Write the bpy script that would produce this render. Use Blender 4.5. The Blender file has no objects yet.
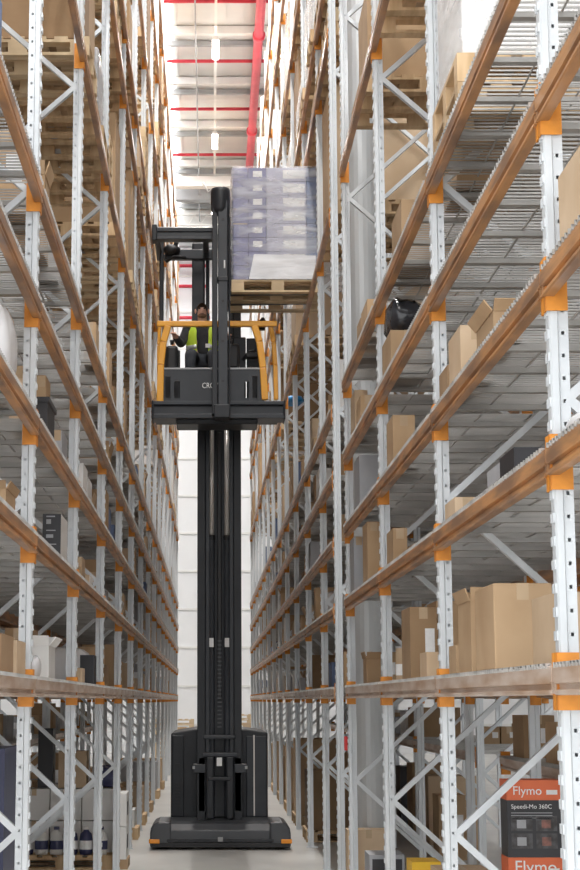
import bpy, math, random
from math import sin, cos, tan, atan, pi
from mathutils import Vector
random.seed(11)
scn = bpy.context.scene
COL = scn.collection

# ------------------------------------------------------------------ camera
H = 1.74                      # eye height
TH = math.radians(8.87)       # pitch up
F, VPX, CY = 1700.0, 210.0, 435.0
cam_d = bpy.data.cameras.new('camera')
cam = bpy.data.objects.new('camera', cam_d); COL.objects.link(cam)
cam.location = (0, 0, H); cam.rotation_euler = (pi/2 + TH, 0, 0)
cam_d.sensor_width = 36; cam_d.lens = F/870*36
cam_d.shift_x = (290-VPX)/870
cam_d.clip_end = 300
scn.camera = cam

def at(px, py, Y):
    """pixel + distance along the aisle -> world point"""
    phi = TH - atan((py-CY)/F)
    z = Y*tan(phi)
    d = Y*cos(TH) + z*sin(TH)
    return Vector(((px-VPX)*d/F, Y, H+z))

# ------------------------------------------------------------------ materials
def mat(name, c, rough=.6, metal=0, c2=None, scale=8, stretch=(1, 1, 1), detail=4, bump=0, vary=0, lo=.35, hi=.65, emit=0, spec=.5):
    m = bpy.data.materials.new(name); m.use_nodes = True
    nt = m.node_tree; N = nt.nodes; L = nt.links
    b = N['Principled BSDF']
    b.inputs['Roughness'].default_value = rough
    b.inputs['Metallic'].default_value = metal
    b.inputs['Specular IOR Level'].default_value = spec
    c = tuple(c)+(1,)
    c2 = tuple(c2)+(1,) if c2 else tuple(x*.86 for x in c[:3])+(1,)
    tc = N.new('ShaderNodeTexCoord'); mp = N.new('ShaderNodeMapping'); mp.inputs['Scale'].default_value = stretch
    nz = N.new('ShaderNodeTexNoise'); nz.inputs['Scale'].default_value = scale; nz.inputs['Detail'].default_value = detail
    L.new(tc.outputs['Object'], mp.inputs['Vector'])
    rp = N.new('ShaderNodeValToRGB'); rp.color_ramp.elements[0].color = c; rp.color_ramp.elements[1].color = c2
    rp.color_ramp.elements[0].position = lo; rp.color_ramp.elements[1].position = hi
    vec = mp.outputs['Vector']
    out = rp.outputs['Color']
    if vary:
        oi = N.new('ShaderNodeObjectInfo')
        ad = N.new('ShaderNodeVectorMath'); ad.operation = 'ADD'
        ml = N.new('ShaderNodeMath'); ml.operation = 'MULTIPLY'; ml.inputs[1].default_value = 37
        L.new(oi.outputs['Random'], ml.inputs[0]); L.new(vec, ad.inputs[0]); L.new(ml.outputs[0], ad.inputs[1]); vec = ad.outputs[0]
        hs = N.new('ShaderNodeHueSaturation')
        mr = N.new('ShaderNodeMapRange'); mr.inputs['To Min'].default_value = 1-vary; mr.inputs['To Max'].default_value = 1+vary
        L.new(oi.outputs['Random'], mr.inputs['Value']); L.new(mr.outputs[0], hs.inputs['Value']); L.new(out, hs.inputs['Color']); out = hs.outputs[0]
    L.new(vec, nz.inputs['Vector']); L.new(nz.outputs['Fac'], rp.inputs['Fac'])
    L.new(out, b.inputs['Base Color'])
    if bump:
        bm = N.new('ShaderNodeBump'); bm.inputs['Strength'].default_value = bump; bm.inputs['Distance'].default_value = .01
        L.new(nz.outputs['Fac'], bm.inputs['Height']); L.new(bm.outputs[0], b.inputs['Normal'])
    if emit:
        L.new(out, b.inputs['Emission Color']); b.inputs['Emission Strength'].default_value = emit
    return m

M = {}
M['upright'] = mat('galvanised_grey', (.73, .765, .79), .4, .1, (.60, .635, .66), 6, (1, 1, .3))
M['beam'] = mat('worn_orange_beam', (.55, .27, .105), .36, 0, (.25, .135, .075), 5, (1, .45, 4), 8, .1, vary=.12, lo=.38, hi=.62)
M['beam_pale'] = mat('pale_beam', (.72, .61, .53), .35, 0, (.47, .30, .19), 4, (1, .6, 3), 8, .1, vary=.08)  # paler mottled brown for the lowest beams
M['orange'] = mat('orange_connector', (.83, .32, .035), .5, 0, (.60, .22, .03), 9)
M['wire'] = mat('zinc_wire', (.50, .49, .47), .35, .3, (.34, .335, .32), 3, detail=6)
M['card'] = mat('cardboard', (.50, .345, .205), .85, 0, (.43, .285, .16), 3, detail=6, vary=.18)
M['card_pale'] = mat('pale_cardboard', (.62, .47, .32), .85, 0, (.54, .39, .25), 3, detail=6, vary=.14)
M['card_dark'] = mat('dark_cardboard', (.33, .215, .12), .85, 0, (.27, .17, .09), 3, detail=6, vary=.15)
M['white_card'] = mat('white_carton', (.80, .79, .77), .7, 0, (.72, .71, .69), 3, vary=.06)
M['grey_card'] = mat('grey_carton', (.42, .43, .45), .7, 0, (.36, .37, .39), 3, vary=.12)
M['black_card'] = mat('black_carton', (.022, .022, .026), .45, 0, (.03, .03, .035), 3)
M['blue_card'] = mat('blue_carton', (.16, .22, .38), .6, 0, (.12, .17, .30), 3, vary=.1)
M['yellow_card'] = mat('yellow_carton', (.85, .52, .03), .6, 0, (.78, .46, .03), 3)
M['red'] = mat('red_print', (.72, .05, .05), .55, 0, (.62, .04, .04), 3)
M['redpipe'] = mat('red_pipe_paint', (.75, .07, .10), .4, 0, (.66, .05, .08), 3)
M['orange_card'] = mat('orange_print', (.78, .17, .06), .5, 0, (.70, .14, .05), 3)
M['tape'] = mat('packing_tape', (.55, .40, .25), .3, 0, (.50, .36, .22), 5)
M['label'] = mat('paper_label', (.88, .88, .87), .6, 0, (.80, .80, .80), 30)
M['wood'] = mat('pallet_timber', (.62, .45, .27), .8, 0, (.46, .31, .17), 3, (6, .8, 1), 6, .1, vary=.2)
M['wood_pale'] = mat('pale_timber', (.74, .58, .38), .8, 0, (.58, .43, .26), 3, (1, 6, 1), 6, .1, vary=.14)
M['floor'] = mat('polished_concrete', (.64, .63, .60), .3, 0, (.54, .53, .51), .9, detail=8)
M['wall'] = mat('white_cladding', (.88, .89, .90), .6, 0, (.84, .85, .86), 1)
M['wall_side'] = mat('bounce_cut_grey', (.34, .34, .34), .7, 0, (.28, .28, .28), 1)  # darkened to cut bounced light from the added side walls
M['ceil'] = mat('roof_liner', (.74, .74, .715), .7, 0, (.68, .68, .66), 1)
M['steel_white'] = mat('white_steel', (.83, .83, .80), .5, 0, (.76, .76, .74), 2)
M['steel_grey'] = mat('grey_steel', (.42, .43, .44), .5, .2, (.36, .37, .38), 2)
M['column'] = mat('galvanised_column', (.56, .58, .59), .45, .3, (.48, .50, .51), 2, (1, 1, .2))
M['truck'] = mat('charcoal_paint', (.024, .026, .031), .42, 0, (.020, .022, .026), 4, spec=.35)
M['truck_mid'] = mat('slate_paint', (.040, .044, .052), .42, 0, (.033, .037, .044), 4, spec=.4)
M['truck_base'] = mat('satin_grey_paint', (.062, .066, .074), .36, 0, (.052, .056, .063), 4)
M['truck_black'] = mat('black_plastic', (.012, .012, .014), .5, 0, (.016, .016, .018), 6)
M['chrome'] = mat('polished_rod', (.70, .66, .62), .3, .25, (.62, .58, .54), 3)
M['cab_orange'] = mat('orange_tube', (.86, .40, .03), .35, 0, (.78, .35, .03), 3)
M['amber'] = mat('amber_lens', (.95, .36, .02), .25, 0, (.88, .30, .02), 5)
M['print_white'] = mat('white_print', (.88, .88, .88), .6, 0, (.84, .84, .84), 3)
M['skin'] = mat('skin', (.74, .45, .34), .5, 0, (.66, .39, .29), 20)
M['hair'] = mat('short_hair', (.07, .045, .03), .8, 0, (.10, .07, .05), 60)
M['beard'] = mat('ginger_beard', (.24, .13, .08), .8, 0, (.18, .10, .06), 60)
M['jacket'] = mat('dark_jacket', (.055, .055, .062), .85, 0, (.04, .04, .046), 20)
M['trouser'] = mat('dark_trousers', (.035, .04, .05), .9, 0, (.045, .05, .06), 20)
M['hivis'] = mat('hi_vis_yellow', (.72, .95, .08), .6, 0, (.64, .88, .06), 12)
M['reflect'] = mat('reflective_tape', (.66, .68, .66), .3, .3, (.58, .60, .58), 12)
M['bag_white'] = mat('white_plastic', (.86, .86, .87), .25, 0, (.76, .77, .79), 5, bump=.3)
M['bag_black'] = mat('black_film', (.02, .022, .028), .18, 0, (.05, .052, .06), 6, bump=.5)
M['purple_card'] = mat('violet_carton', (.225, .225, .40), .6, 0, (.20, .20, .36), 3, vary=.05)
M['lilac_card'] = mat('lilac_carton', (.50, .50, .62), .6, 0, (.45, .45, .57), 3, vary=.06)
M['print_dark'] = mat('dark_print', (.10, .10, .105), .5, 0, (.035, .03, .03), 25)
M['print_red'] = mat('dull_red_print', (.32, .14, .11), .5, 0, (.12, .07, .06), 25)
M['jug_blue'] = mat('navy_plastic', (.03, .035, .10), .35, 0, (.04, .045, .12), 6)
M['blue'] = mat('bright_blue', (.02, .30, .72), .5, 0, (.02, .26, .64), 6)
M['lamp'] = mat('lit_lamp', (1, .97, .92), .4, 0, (1, .97, .92), 1, emit=14)
M['rooflight'] = mat('daylit_rooflight', (1, 1, 1), .4, 0, (.96, .98, 1), 1, emit=3.0)

def film(name, a0, a1, tint=(.93, .94, .97), scale=2.2, stretch=(1, 1, 4)):
    m = bpy.data.materials.new(name); m.use_nodes = True
    nt = m.node_tree; N = nt.nodes; L = nt.links
    b = N['Principled BSDF']; b.inputs['Base Color'].default_value = (*tint, 1); b.inputs['Roughness'].default_value = .22
    tc = N.new('ShaderNodeTexCoord'); mp = N.new('ShaderNodeMapping'); mp.inputs['Scale'].default_value = stretch
    nz = N.new('ShaderNodeTexNoise'); nz.inputs['Scale'].default_value = scale; nz.inputs['Detail'].default_value = 6; nz.inputs['Distortion'].default_value = .4
    mr = N.new('ShaderNodeMapRange'); mr.inputs['From Min'].default_value = .35; mr.inputs['From Max'].default_value = .68
    mr.inputs['To Min'].default_value = a0; mr.inputs['To Max'].default_value = a1
    bm = N.new('ShaderNodeBump'); bm.inputs['Strength'].default_value = .5; bm.inputs['Distance'].default_value = .02
    L.new(tc.outputs['Object'], mp.inputs['Vector']); L.new(mp.outputs[0], nz.inputs['Vector'])
    L.new(nz.outputs['Fac'], mr.inputs['Value']); L.new(mr.outputs[0], b.inputs['Alpha'])
    L.new(nz.outputs['Fac'], bm.inputs['Height']); L.new(bm.outputs[0], b.inputs['Normal'])
    return m
M['film'] = film('stretch_film', .10, .46)
M['film_thick'] = film('thick_stretch_film', .70, .98)

# ------------------------------------------------------------------ mesh builder
class MB:
    def __init__(s): s.v = []; s.f = []; s.m = []; s.cur = 0
    def add(s, vs, fs):
        o = len(s.v); s.v += [tuple(p) for p in vs]; s.f += [tuple(i+o for i in f) for f in fs]; s.m += [s.cur]*len(fs); return s
    def box(s, x0, x1, y0, y1, z0, z1):
        return s.add([(x0,y0,z0),(x1,y0,z0),(x1,y1,z0),(x0,y1,z0),(x0,y0,z1),(x1,y0,z1),(x1,y1,z1),(x0,y1,z1)],
                     [(3,2,1,0),(4,5,6,7),(0,1,5,4),(1,2,6,5),(2,3,7,6),(3,0,4,7)])
    def prism(s, prof, axis, a0, a1):
        """closed profile swept along an axis. prof in the other two axes (x,y for z; x,z for y; y,z for x)"""
        n = len(prof)
        def P(p, t): return (p[0], p[1], t) if axis == 'z' else ((p[0], t, p[1]) if axis == 'y' else (t, p[0], p[1]))
        vs = [P(p, a0) for p in prof]+[P(p, a1) for p in prof]
        fs = [(i, (i+1) % n, n+(i+1) % n, n+i) for i in range(n)]+[tuple(range(n-1, -1, -1)), tuple(range(n, 2*n))]
        return s.add(vs, fs)
    def bar(s, p, q, w, h, up=(0, 0, 1), caps=True):
        p = Vector(p); q = Vector(q); d = (q-p).normalized(); u = Vector(up)
        if abs(d.dot(u)) > .98: u = Vector((1, 0, 0))
        a = d.cross(u).normalized(); b = a.cross(d).normalized()
        vs = []
        for t in (p, q):
            for sx, sy in ((-1,-1),(1,-1),(1,1),(-1,1)): vs.append(t+a*(w/2*sx)+b*(h/2*sy))
        fs = [(0,1,5,4),(1,2,6,5),(2,3,7,6),(3,0,4,7)]
        if caps: fs += [(3,2,1,0),(4,5,6,7)]
        return s.add(vs, fs)
    def tube(s, pts, r, n=8, caps=True):
        pts = [Vector(p) for p in pts]; rings = []
        rs = r if isinstance(r, (list, tuple)) else [r]*len(pts)
        a = None
        for i, p in enumerate(pts):
            d = (pts[min(i+1, len(pts)-1)]-pts[max(i-1, 0)]).normalized()
            if a is None:
                u = Vector((0,0,1)) if abs(d.z) < .9 else Vector((1,0,0)); a = d.cross(u).normalized()
            else: a = (a-d*a.dot(d)).normalized()
            b = d.cross(a)
            rings.append([p+(a*cos(2*pi*k/n)+b*sin(2*pi*k/n))*rs[i] for k in range(n)])
        vs = [v for R in rings for v in R]; fs = []
        for i in range(len(pts)-1):
            for k in range(n): fs.append((i*n+k, i*n+(k+1) % n, (i+1)*n+(k+1) % n, (i+1)*n+k))
        if caps: fs += [tuple(range(n-1,-1,-1)), tuple(range((len(pts)-1)*n, len(pts)*n))]
        return s.add(vs, fs)
    def blob(s, c, r, seed=0, amp=.18, nu=16, nv=10, flat=.0, power=1):
        rnd = random.Random(seed); ph = [(rnd.uniform(1, 4), rnd.uniform(1, 4), rnd.uniform(0, 6), rnd.uniform(0, 6)) for _ in range(5)]
        vs = []; fs = []
        def sp(t): return math.copysign(abs(t)**power, t)
        for j in range(nv+1):
            v = pi*j/nv
            for i in range(nu):
                u = 2*pi*i/nu
                k = 1+amp*sum(sin(a*round(u*0+1)*cos(u)*2+b*v+cc)*cos(b*sin(u)*2+d) for a, b, cc, d in ph)/2.5
                z = -cos(v)
                vs.append((c[0]+r[0]*k*sp(sin(v))*sp(cos(u)), c[1]+r[1]*k*sp(sin(v))*sp(sin(u)), c[2]+r[2]*(max(z, -1+flat))*(k if z > 0 else 1)))
        for j in range(nv):
            for i in range(nu): fs.append((j*nu+i, j*nu+(i+1) % nu, (j+1)*nu+(i+1) % nu, (j+1)*nu+i))
        return s.add(vs, fs)
    def mesh(s, name, mats, smooth=False):
        me = bpy.data.meshes.new(name); me.from_pydata(s.v, [], s.f)
        for m in (mats if isinstance(mats, (list, tuple)) else [mats]): me.materials.append(M[m] if isinstance(m, str) else m)
        me.polygons.foreach_set('material_index', s.m)
        if smooth: me.polygons.foreach_set('use_smooth', [True]*len(s.f))
        me.update(); return me
    def build(s, name, mats, parent=None, smooth=False, bevel=0):
        """verts are in world coordinates; stored relative to the thing's base"""
        if parent is not None:
            o = wloc(parent); s.v = [(x-o.x, y-o.y, z-o.z) for x, y, z in s.v]
        return link(name, s.mesh(name, mats, smooth), parent, bevel=bevel)
    def thing(s, name, mats, base, smooth=False, bevel=0):
        s.v = [(x-base[0], y-base[1], z-base[2]) for x, y, z in s.v]
        o = link(name, s.mesh(name, mats, smooth), None, bevel=bevel); o.location = base; return o

def wloc(o):
    l = Vector(o.location)
    while o.parent is not None: o = o.parent; l += o.location
    return l
def link(name, data, parent=None, loc=(0, 0, 0), bevel=0):
    o = bpy.data.objects.new(name, data); COL.objects.link(o); o.parent = parent; o.location = loc
    if bevel:
        b = o.modifiers.new('bevel', 'BEVEL'); b.width = bevel; b.segments = 2; b.limit_method = 'ANGLE'; b.angle_limit = .7
    return o
def empty(name, loc):
    o = bpy.data.objects.new(name, None); COL.objects.link(o); o.location = loc; o.empty_display_size = .1; return o
SEEN = {}
def tag(o, label, cat, group=None):
    if label in SEEN: print('DUP LABEL', label)
    SEEN[label] = o.name
    o['label'] = label; o['category'] = cat
    if group: o['group'] = group
    return o
def structure(o): o['kind'] = 'structure'; return o
ORD = 'first second third fourth fifth sixth seventh eighth ninth tenth eleventh twelfth thirteenth fourteenth fifteenth sixteenth seventeenth eighteenth nineteenth twentieth'.split()

def lettering(body, size, m, parent, loc, sx=1, sz=1, extrude=.0008):
    cu = bpy.data.curves.new('lettering', 'FONT'); cu.body = body; cu.size = size; cu.extrude = extrude; cu.resolution_u = 4
    t = bpy.data.objects.new('tmp', cu); COL.objects.link(t)
    dg = bpy.context.evaluated_depsgraph_get(); me = bpy.data.meshes.new_from_object(t.evaluated_get(dg))
    bpy.data.objects.remove(t); bpy.data.curves.remove(cu)
    me.name = 'lettering'; me.materials.clear(); me.materials.append(M[m])
    o = link('lettering', me, parent, Vector(loc)-parent.location); o.rotation_euler = (pi/2, 0, 0); o.scale = (sx, sz, 1); return o
# ------------------------------------------------------------------ layout
XR, XL = 1.176, .929                         # rack faces either side of the aisle
DEPTH = 1.06
LEV = [.067, .81, 1.435, 2.07, 2.71, 4.66, 6.5, 7.25, 9.15, 11.07, 12.7]
ZTOP = H+13.9
BH = .10                                     # beam height
RF = [2.85, 5.80, 8.78, 11.72, 14.67, 16.05, 18.06]+[20.9+2.85*i for i in range(11)]
LF = [5.98, 8.93, 11.9, 14.92, 17.88, 20.7]+[23.6+2.85*i for i in range(10)]
UW, UD = .068, .07                          # upright: along the frame, along the aisle

def decktop(l): return H+LEV[l]+BH/2+.010
def X(side, u): return XR+u if side > 0 else -XL-u

# ---- setting
def quadbox(name, m, *b): return structure(MB().box(*b).build(name, m))
f = MB(); f.box(-14, 14, -3, 60, -.1, 0); structure(f.build('floor', 'floor'))
# floor joints
f = MB()
for y in (9.5, 17.2, 24.9, 32.6, 40.3): f.box(-13.9, 13.9, y, y+.012, .0002, .0015)
structure(f.build('trim_1', 'steel_grey'))['label'] = 'saw-cut joints across the concrete floor'
# end wall of cladding panels
YW = 57.0
structure(MB().box(-14, 14, YW, YW+.1, 0, H+15.9).build('wall_back', 'wall'))
zz = .9
k = 0
w = MB()
while zz < H+15:
    w.box(-13.9, 13.9, YW-.03, YW, zz, zz+.07); zz += 1.27
structure(w.build('trim_2', 'steel_white'))
w = MB()
for z, x0, x1 in ((15.0, -3.2, -.1), (14.72, -3.2, -.1), (14.0, -3.2, -.05), (12.9, -3, 0)):
    w.tube([(x0, YW-.3, H+z), (x1, YW-.3, H+z)], .06, 8)
wr = structure(w.build('trim_3', 'redpipe', smooth=True)); wr['label'] = 'red sprinkler pipes across the end wall'
structure(MB().box(-14.1, -14, -3, 57, 0, H+15.9).build('added_wall_left', 'wall_side')); structure(MB().box(14, 14.1, -3, 57, 0, H+15.9).build('added_wall_right', 'wall_side'))  # side walls added to block world light from the sides
# ceiling
ZC = H+15.7
c = MB(); c.box(-14, 14, -3, YW, ZC, ZC+.1)
for x in [i*.4 for i in range(-34, 35)]: c.box(x-.02, x+.02, 20, YW, ZC-.03, ZC)
structure(c.build('ceiling', 'ceil'))
def purlin(y, m, h, w, dz=0):
    return structure(MB().box(-13.9, 13.9, y, y+w, ZC-h-dz, ZC-.035-dz).build('purlin', m))
for i, y in enumerate((30.5, 34.3, 38.0, 41.3, 44.6, 48.0, 51.6)):
    purlin(y, 'steel_white', .22, .14); purlin(y+.9, 'steel_grey', .16, .10)
purlin(53.2, 'steel_white', .75, .3); purlin(54.0, 'steel_grey', .9, .3, .1)
structure(MB().box(-13.9, 13.9, 47.55, 47.85, H+14.72, H+15.02).build('steel_girder', 'steel_white')); structure(MB().box(-13.9, 13.9, 50.0, 50.3, H+15.05, H+15.4).build('steel_girder', 'steel_grey'))
lt = MB(); lt.box(-13.9, 13.9, 52.3, 52.4, H+15.25, H+15.32); lt.box(-13.9, 13.9, 52.3, 52.4, H+14.9, H+14.97)
for i in range(70): lt.bar((-13.9+.4*i, 52.35, H+14.95), (-13.7+.4*i, 52.35, H+15.27), .03, .03); lt.bar((-13.7+.4*i, 52.35, H+15.27), (-13.5+.4*i, 52.35, H+14.95), .03, .03)
structure(lt.build('steel_girder', 'steel_white'))
structure(MB().box(-13.9, 13.9, 48.3, 48.33, H+15.02, H+15.03).build('steel_girder', 'steel_white')) if False else None
for i, y in enumerate((28.8, 32.5, 36.0, 39.6, 43.0, 46.8, 50.6)):
    p = MB().tube([(-8, y, ZC-.30), (1.35, y, ZC-.28)], .045, 8).build('sprinkler_pipe', 'redpipe', smooth=True)
    tag(p, 'thin red sprinkler branch pipe across the ceiling, %s from the far wall' % ORD[6-i], 'pipe', 'red branch pipes under the roof')
    p['kind'] = 'thing'
p = MB().tube([(1.13, 24, ZC-.45), (1.13, 36, ZC-.45), (1.15, 55.5, ZC-.45)], .11, 16)
po = p.build('sprinkler_main', 'redpipe', smooth=True)
tag(po, 'thick red sprinkler main pipe running along the ceiling above the racks', 'pipe')
for y in (31, 37.5, 44.2, 50.9):
    MB().tube([(1.135, y, ZC-.45), (1.135, y+.16, ZC-.45)], .145, 16).build('coupling', 'redpipe', po, smooth=True)
    MB().box(1.1, 1.17, y+.3, y+.34, ZC-.34, ZC-.04).build('hanger', 'steel_grey', po)
# rooflight strip
structure(MB().box(-3.1, -.95, 22, 56, ZC-.06, ZC-.03).build('window_1', 'rooflight'))['label'] = 'bright translucent rooflight strip'
structure(MB().box(3.4, 5.2, -2, 56, ZC-.06, ZC-.03).build('window_2', 'rooflight'))
structure(MB().box(-8, -5.4, -2, 56, ZC-.06, ZC-.03).build('window_3', 'rooflight'))
# lighting trunking and lamps over the aisle
tr = MB(); tr.box(.10, .16, -2, 52.8, ZC-.62, ZC-.56)
t = tr.build('lighting_trunking', 'steel_white'); tag(t, 'thin white lighting trunking hung along the middle of the aisle ceiling', 'trunking')
for y in range(0, 53, 6):
    MB().box(.125, .135, y+.2, y+.21, ZC-.56, ZC-.03).build('hanger', 'steel_white', t)
for i, y in enumerate((1, 7, 13, 19, 25, 31.5, 37.8, 44.4, 50.8)):
    e = empty('aisle_lamp', (.13, y, ZC-.72))
    tag(e, 'lit white high bay lamp hung over the aisle, %s from the far end' % ORD[8-i], 'lamp', 'lamps over the aisle')
    MB().prism([(.05, ZC-.70), (.21, ZC-.70), (.19, ZC-.62), (.07, ZC-.62)], 'y', y-.6, y+.6).build('housing', 'steel_white', e)
    MB().box(.12, .14, y-.02, y+.02, ZC-.64, ZC-.6215).build('hanger', 'steel_white', e)
    MB().box(.06, .20, y-.58, y+.58, ZC-.72, ZC-.702).build('diffuser', 'lamp', e)
    ld = bpy.data.lights.new('lamp_light', 'AREA'); ld.shape = 'RECTANGLE'; ld.size = .3; ld.size_y = 1.2; ld.energy = 240; ld.color = (1, .97, .93)
    lo = bpy.data.objects.new('lamp_light', ld); COL.objects.link(lo); lo.location = (.13, y, ZC-.76)
tcb = MB().tube([(-.33, -2, ZC-.5), (-.33, 53, ZC-.5)], .018, 6).build('cable_conduit', 'steel_grey')
[MB().box(-.335, -.325, y, y+.01, ZC-.49, ZC-.03).build('hanger', 'steel_grey', tcb) for y in range(2, 53, 6)]
tag(tcb, 'thin grey conduit beside the white lighting trunking', 'conduit')

# building column standing in the gap between two racks
cx0, cx1 = 1.29, 1.56
col_ = MB()
n = 20
prof = [(1.425+.135*cos(2*pi*i/n), 15.46+.135*sin(2*pi*i/n)) for i in range(n)]
col_.prism(prof, 'z', .02, ZC-.04); col_.box(1.28, 1.57, 15.31, 15.61, 0, .02)
o = structure(col_.build('steel_column', 'column', smooth=False)); o['label'] = 'grey round building column in the rack gap'

# ------------------------------------------------------------------ rack meshes
def upright_mesh(detail, side):
    """foot at origin; x grows into the rack; the -y face looks back along the aisle"""
    m = MB(); s = side
    W, D, T = UW, UD, ZTOP
    y0 = -D/2
    if not detail:
        m.prism([(0, y0), (s*.028, y0), (s*.034, y0+.01), (s*W, y0+.01), (s*W, -y0-.01), (s*.034, -y0-.01), (s*.028, -y0), (0, -y0)][::s], 'z', 0, T)
        return m.mesh('upright', 'upright')
    # back, aisle face and far side
    m.prism([(s*.006, y0), (s*.028, y0), (s*.034, y0+.010), (s*.034, -y0-.01), (s*.028, -y0), (s*.006, -y0), (0, -y0-.008), (0, y0+.008)][::s], 'z', 0, T)
    # rear half as a hollow skin, its camera side punched with holes
    xa, xb, yf = .034, W, y0+.010
    m.add([(s*xb, yf, 0), (s*xb, -yf, 0), (s*xb, yf, T), (s*xb, -yf, T)], [(0, 1, 3, 2)])
    m.add([(s*xa, -yf, 0), (s*xb, -yf, 0), (s*xa, -yf, T), (s*xb, -yf, T)], [(0, 1, 3, 2)])
    p = .08; nc = int(T/p); hx0, hx1, hh = xa+.009, xa+.019, .0065
    vs = []; fs = []
    for k in range(nc+1):
        z = min(k*p, T) if k < nc else T
        vs += [(s*xa, yf, z), (s*xb, yf, z)]
    for k in range(nc):
        zc = (k+.5)*p; b = len(vs)
        vs += [(s*hx0, yf, zc-hh), (s*hx1, yf, zc-hh), (s*hx1, yf, zc+hh), (s*hx0, yf, zc+hh)]
        A, B, Cc, Dd = 2*k, 2*k+1, 2*k+3, 2*k+2
        fs += [(A, B, b+1, b), (B, Cc, b+2, b+1), (Cc, Dd, b+3, b+2), (Dd, A, b, b+3)]
    m.add(vs, fs)
    # punched rims on the aisle face
    for k in range(nc):
        zc = (k+.5)*p
        for yy in (y0+.009, -y0-.029): 
            xs = sorted((0, -s*.0055)); m.box(xs[0], xs[1], yy, yy+.02, zc-.02, zc+.012)
    return m.mesh('upright', 'upright')
UPM = {(d, s): upright_mesh(d, s) for d in (0, 1) for s in (1, -1)}
fp = MB(); fp.box(-.02, .12, -.06, .06, 0, .008); FOOT = {1: fp.mesh('foot_plate', 'upright')}
fp = MB(); fp.box(-.12, .02, -.06, .06, 0, .008); FOOT[-1] = fp.mesh('foot_plate', 'upright')

CACHE = {}
def beam_mesh(L, pale, conn):
    key = ('b', round(L, 3), pale, conn)
    if key not in CACHE:
        m = MB(); h = BH/2; w = .022; f = -.022; c = .005; T = UD/2-.004
        m.prism([(f+c, -h), (w-c, -h), (w, -h+c), (w, h-c), (w-c, h), (f+c, h), (f, h-c), (f, -.010), (f+.016, -.014), (f+.016, -.030), (f, -.034), (f, -h+c)][::-1], 'y', 0, L)
        for a, b in ((-T, 0), (L, L+T)):
            m.box(f, -.0125, a, b, -.006, h-c); m.box(f+.005, -.0125, a, b, -.038, -.006); m.box(f, -.0125, a, b, -h+c, -.038)
        if conn:
            m.cur = 1
            for v in CONN((.003, .009), (-T, .003)) + CONN((L-.010, L-.004), (L-.004, L+T)): m.box(*v)
        CACHE[key] = m.mesh('beam', [('beam_pale' if pale else 'beam'), 'orange'])
    return CACHE[key]
def CONN(side_y, front_y):
    z0, z1 = -.10, .092
    return [(-.010, .064, *side_y, z0, z1), (-.0118, -.0068, *front_y, z0, z1)]
def conn_mesh(far):
    if ('c', far) not in CACHE:
        m = MB(); T = UD/2-.004
        for v in (CONN((-.010, -.004), (-.004, T)) if far else CONN((.003, .009), (-T, .003))): m.box(*v)
        CACHE[('c', far)] = m.mesh('connector', 'orange')
    return CACHE[('c', far)]
def deck_mesh(L):
    key = ('d', round(L, 3))
    if key not in CACHE:
        m = MB(); t = .0075; n = int(L/.05); D = DEPTH
        for i in range(n):
            y = .03+(L-.06)*i/(n-1)
            m.bar((-.026, y, .004), (D, y, .004), t, t, caps=False)
            m.bar((-.026, y, .007), (-.026, y, -.010), t, t)
        for i in range(5):
            x = -.015+(D)*i/4
            m.bar((x, .01, -.003), (x, L-.01, -.003), t, t, caps=False)
        for i in range(6):
            y = L*(.08+.168*i); m.box(.032, D-.034, y-.024, y+.024, -.03, -.007)
        CACHE[key] = m.mesh('wire_deck', 'wire')
    return CACHE[key]
PIT = .85
def brace_nodes():
    z = H-.67-1*PIT; k = 0; out = []     # first node is at the rear
    while z+PIT < ZTOP-.1:
        out.append((z, z+PIT, k % 2)); z += PIT; k += 1
    return out
NODES = brace_nodes()
def brace_one(z0, z1, k, s, m):
    xf, xr = .06, DEPTH-.06
    a = (s*(xr if k == 0 else xf), 0, z0); b = (s*(xf if k == 0 else xr), 0, z1)
    return m.bar(a, b, .034, .045, up=(0, 1, 0))
def brace_meshes(s):
    if ('br', s) not in CACHE:
        one = [brace_one(0, PIT, k, s, MB()).mesh('brace', 'upright') for k in (0, 1)]
        al = MB()
        for z0, z1, k in NODES: brace_one(z0, z1, k, s, al)
        CACHE[('br', s)] = (one, al.mesh('brace_lattice', 'upright'))
    return CACHE[('br', s)]

def rack_bay(side, xf, Y0, Y1, label, detail, group, levels, beams=True, decks=True, near_braces=False, paint=True):
    """xf: aisle face x.  side=+1: rack grows to +x"""
    r = empty('pallet_rack_bay', (xf, Y0, 0)); tag(r, label, 'rack', group)
    s = side
    link('upright', UPM[(detail, s)], r)
    u2 = link('upright', UPM[(0, -s)], r, (s*DEPTH, 0, 0))
    if detail:
        link('foot_plate', FOOT[s], r)
        link('foot_plate', FOOT[-s], r, (s*DEPTH, 0, 0))
    one, al = brace_meshes(s)
    if near_braces:
        for z0, z1, k in NODES: link('brace', one[k], r, (0, 0, z0))
    else: link('brace_lattice', al, r)
    if not beams: return r
    L = Y1-Y0-UD-.004; o_ = UD/2+.002
    for i, lz in enumerate(levels):
        z = H+lz
        conn = not near_braces
        b = link('beam', beam_mesh(L, lz < .3, conn), r, (0, o_, z))
        if s < 0: b.scale.x = -1
        if near_braces:
            link('connector', conn_mesh(False), b, (0, 0, 0)); link('connector', conn_mesh(True), b, (0, L, 0))
        b2 = link('rear_beam', beam_mesh(L, False, True), r, (s*(DEPTH), o_, z))
        if s > 0: b2.scale.x = -1
        if decks and lz < 3.2:
            d = link('wire_deck', deck_mesh(L), r, (0, o_, z+BH/2+.001))
            if s < 0: d.scale.x = -1
    return r

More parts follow.
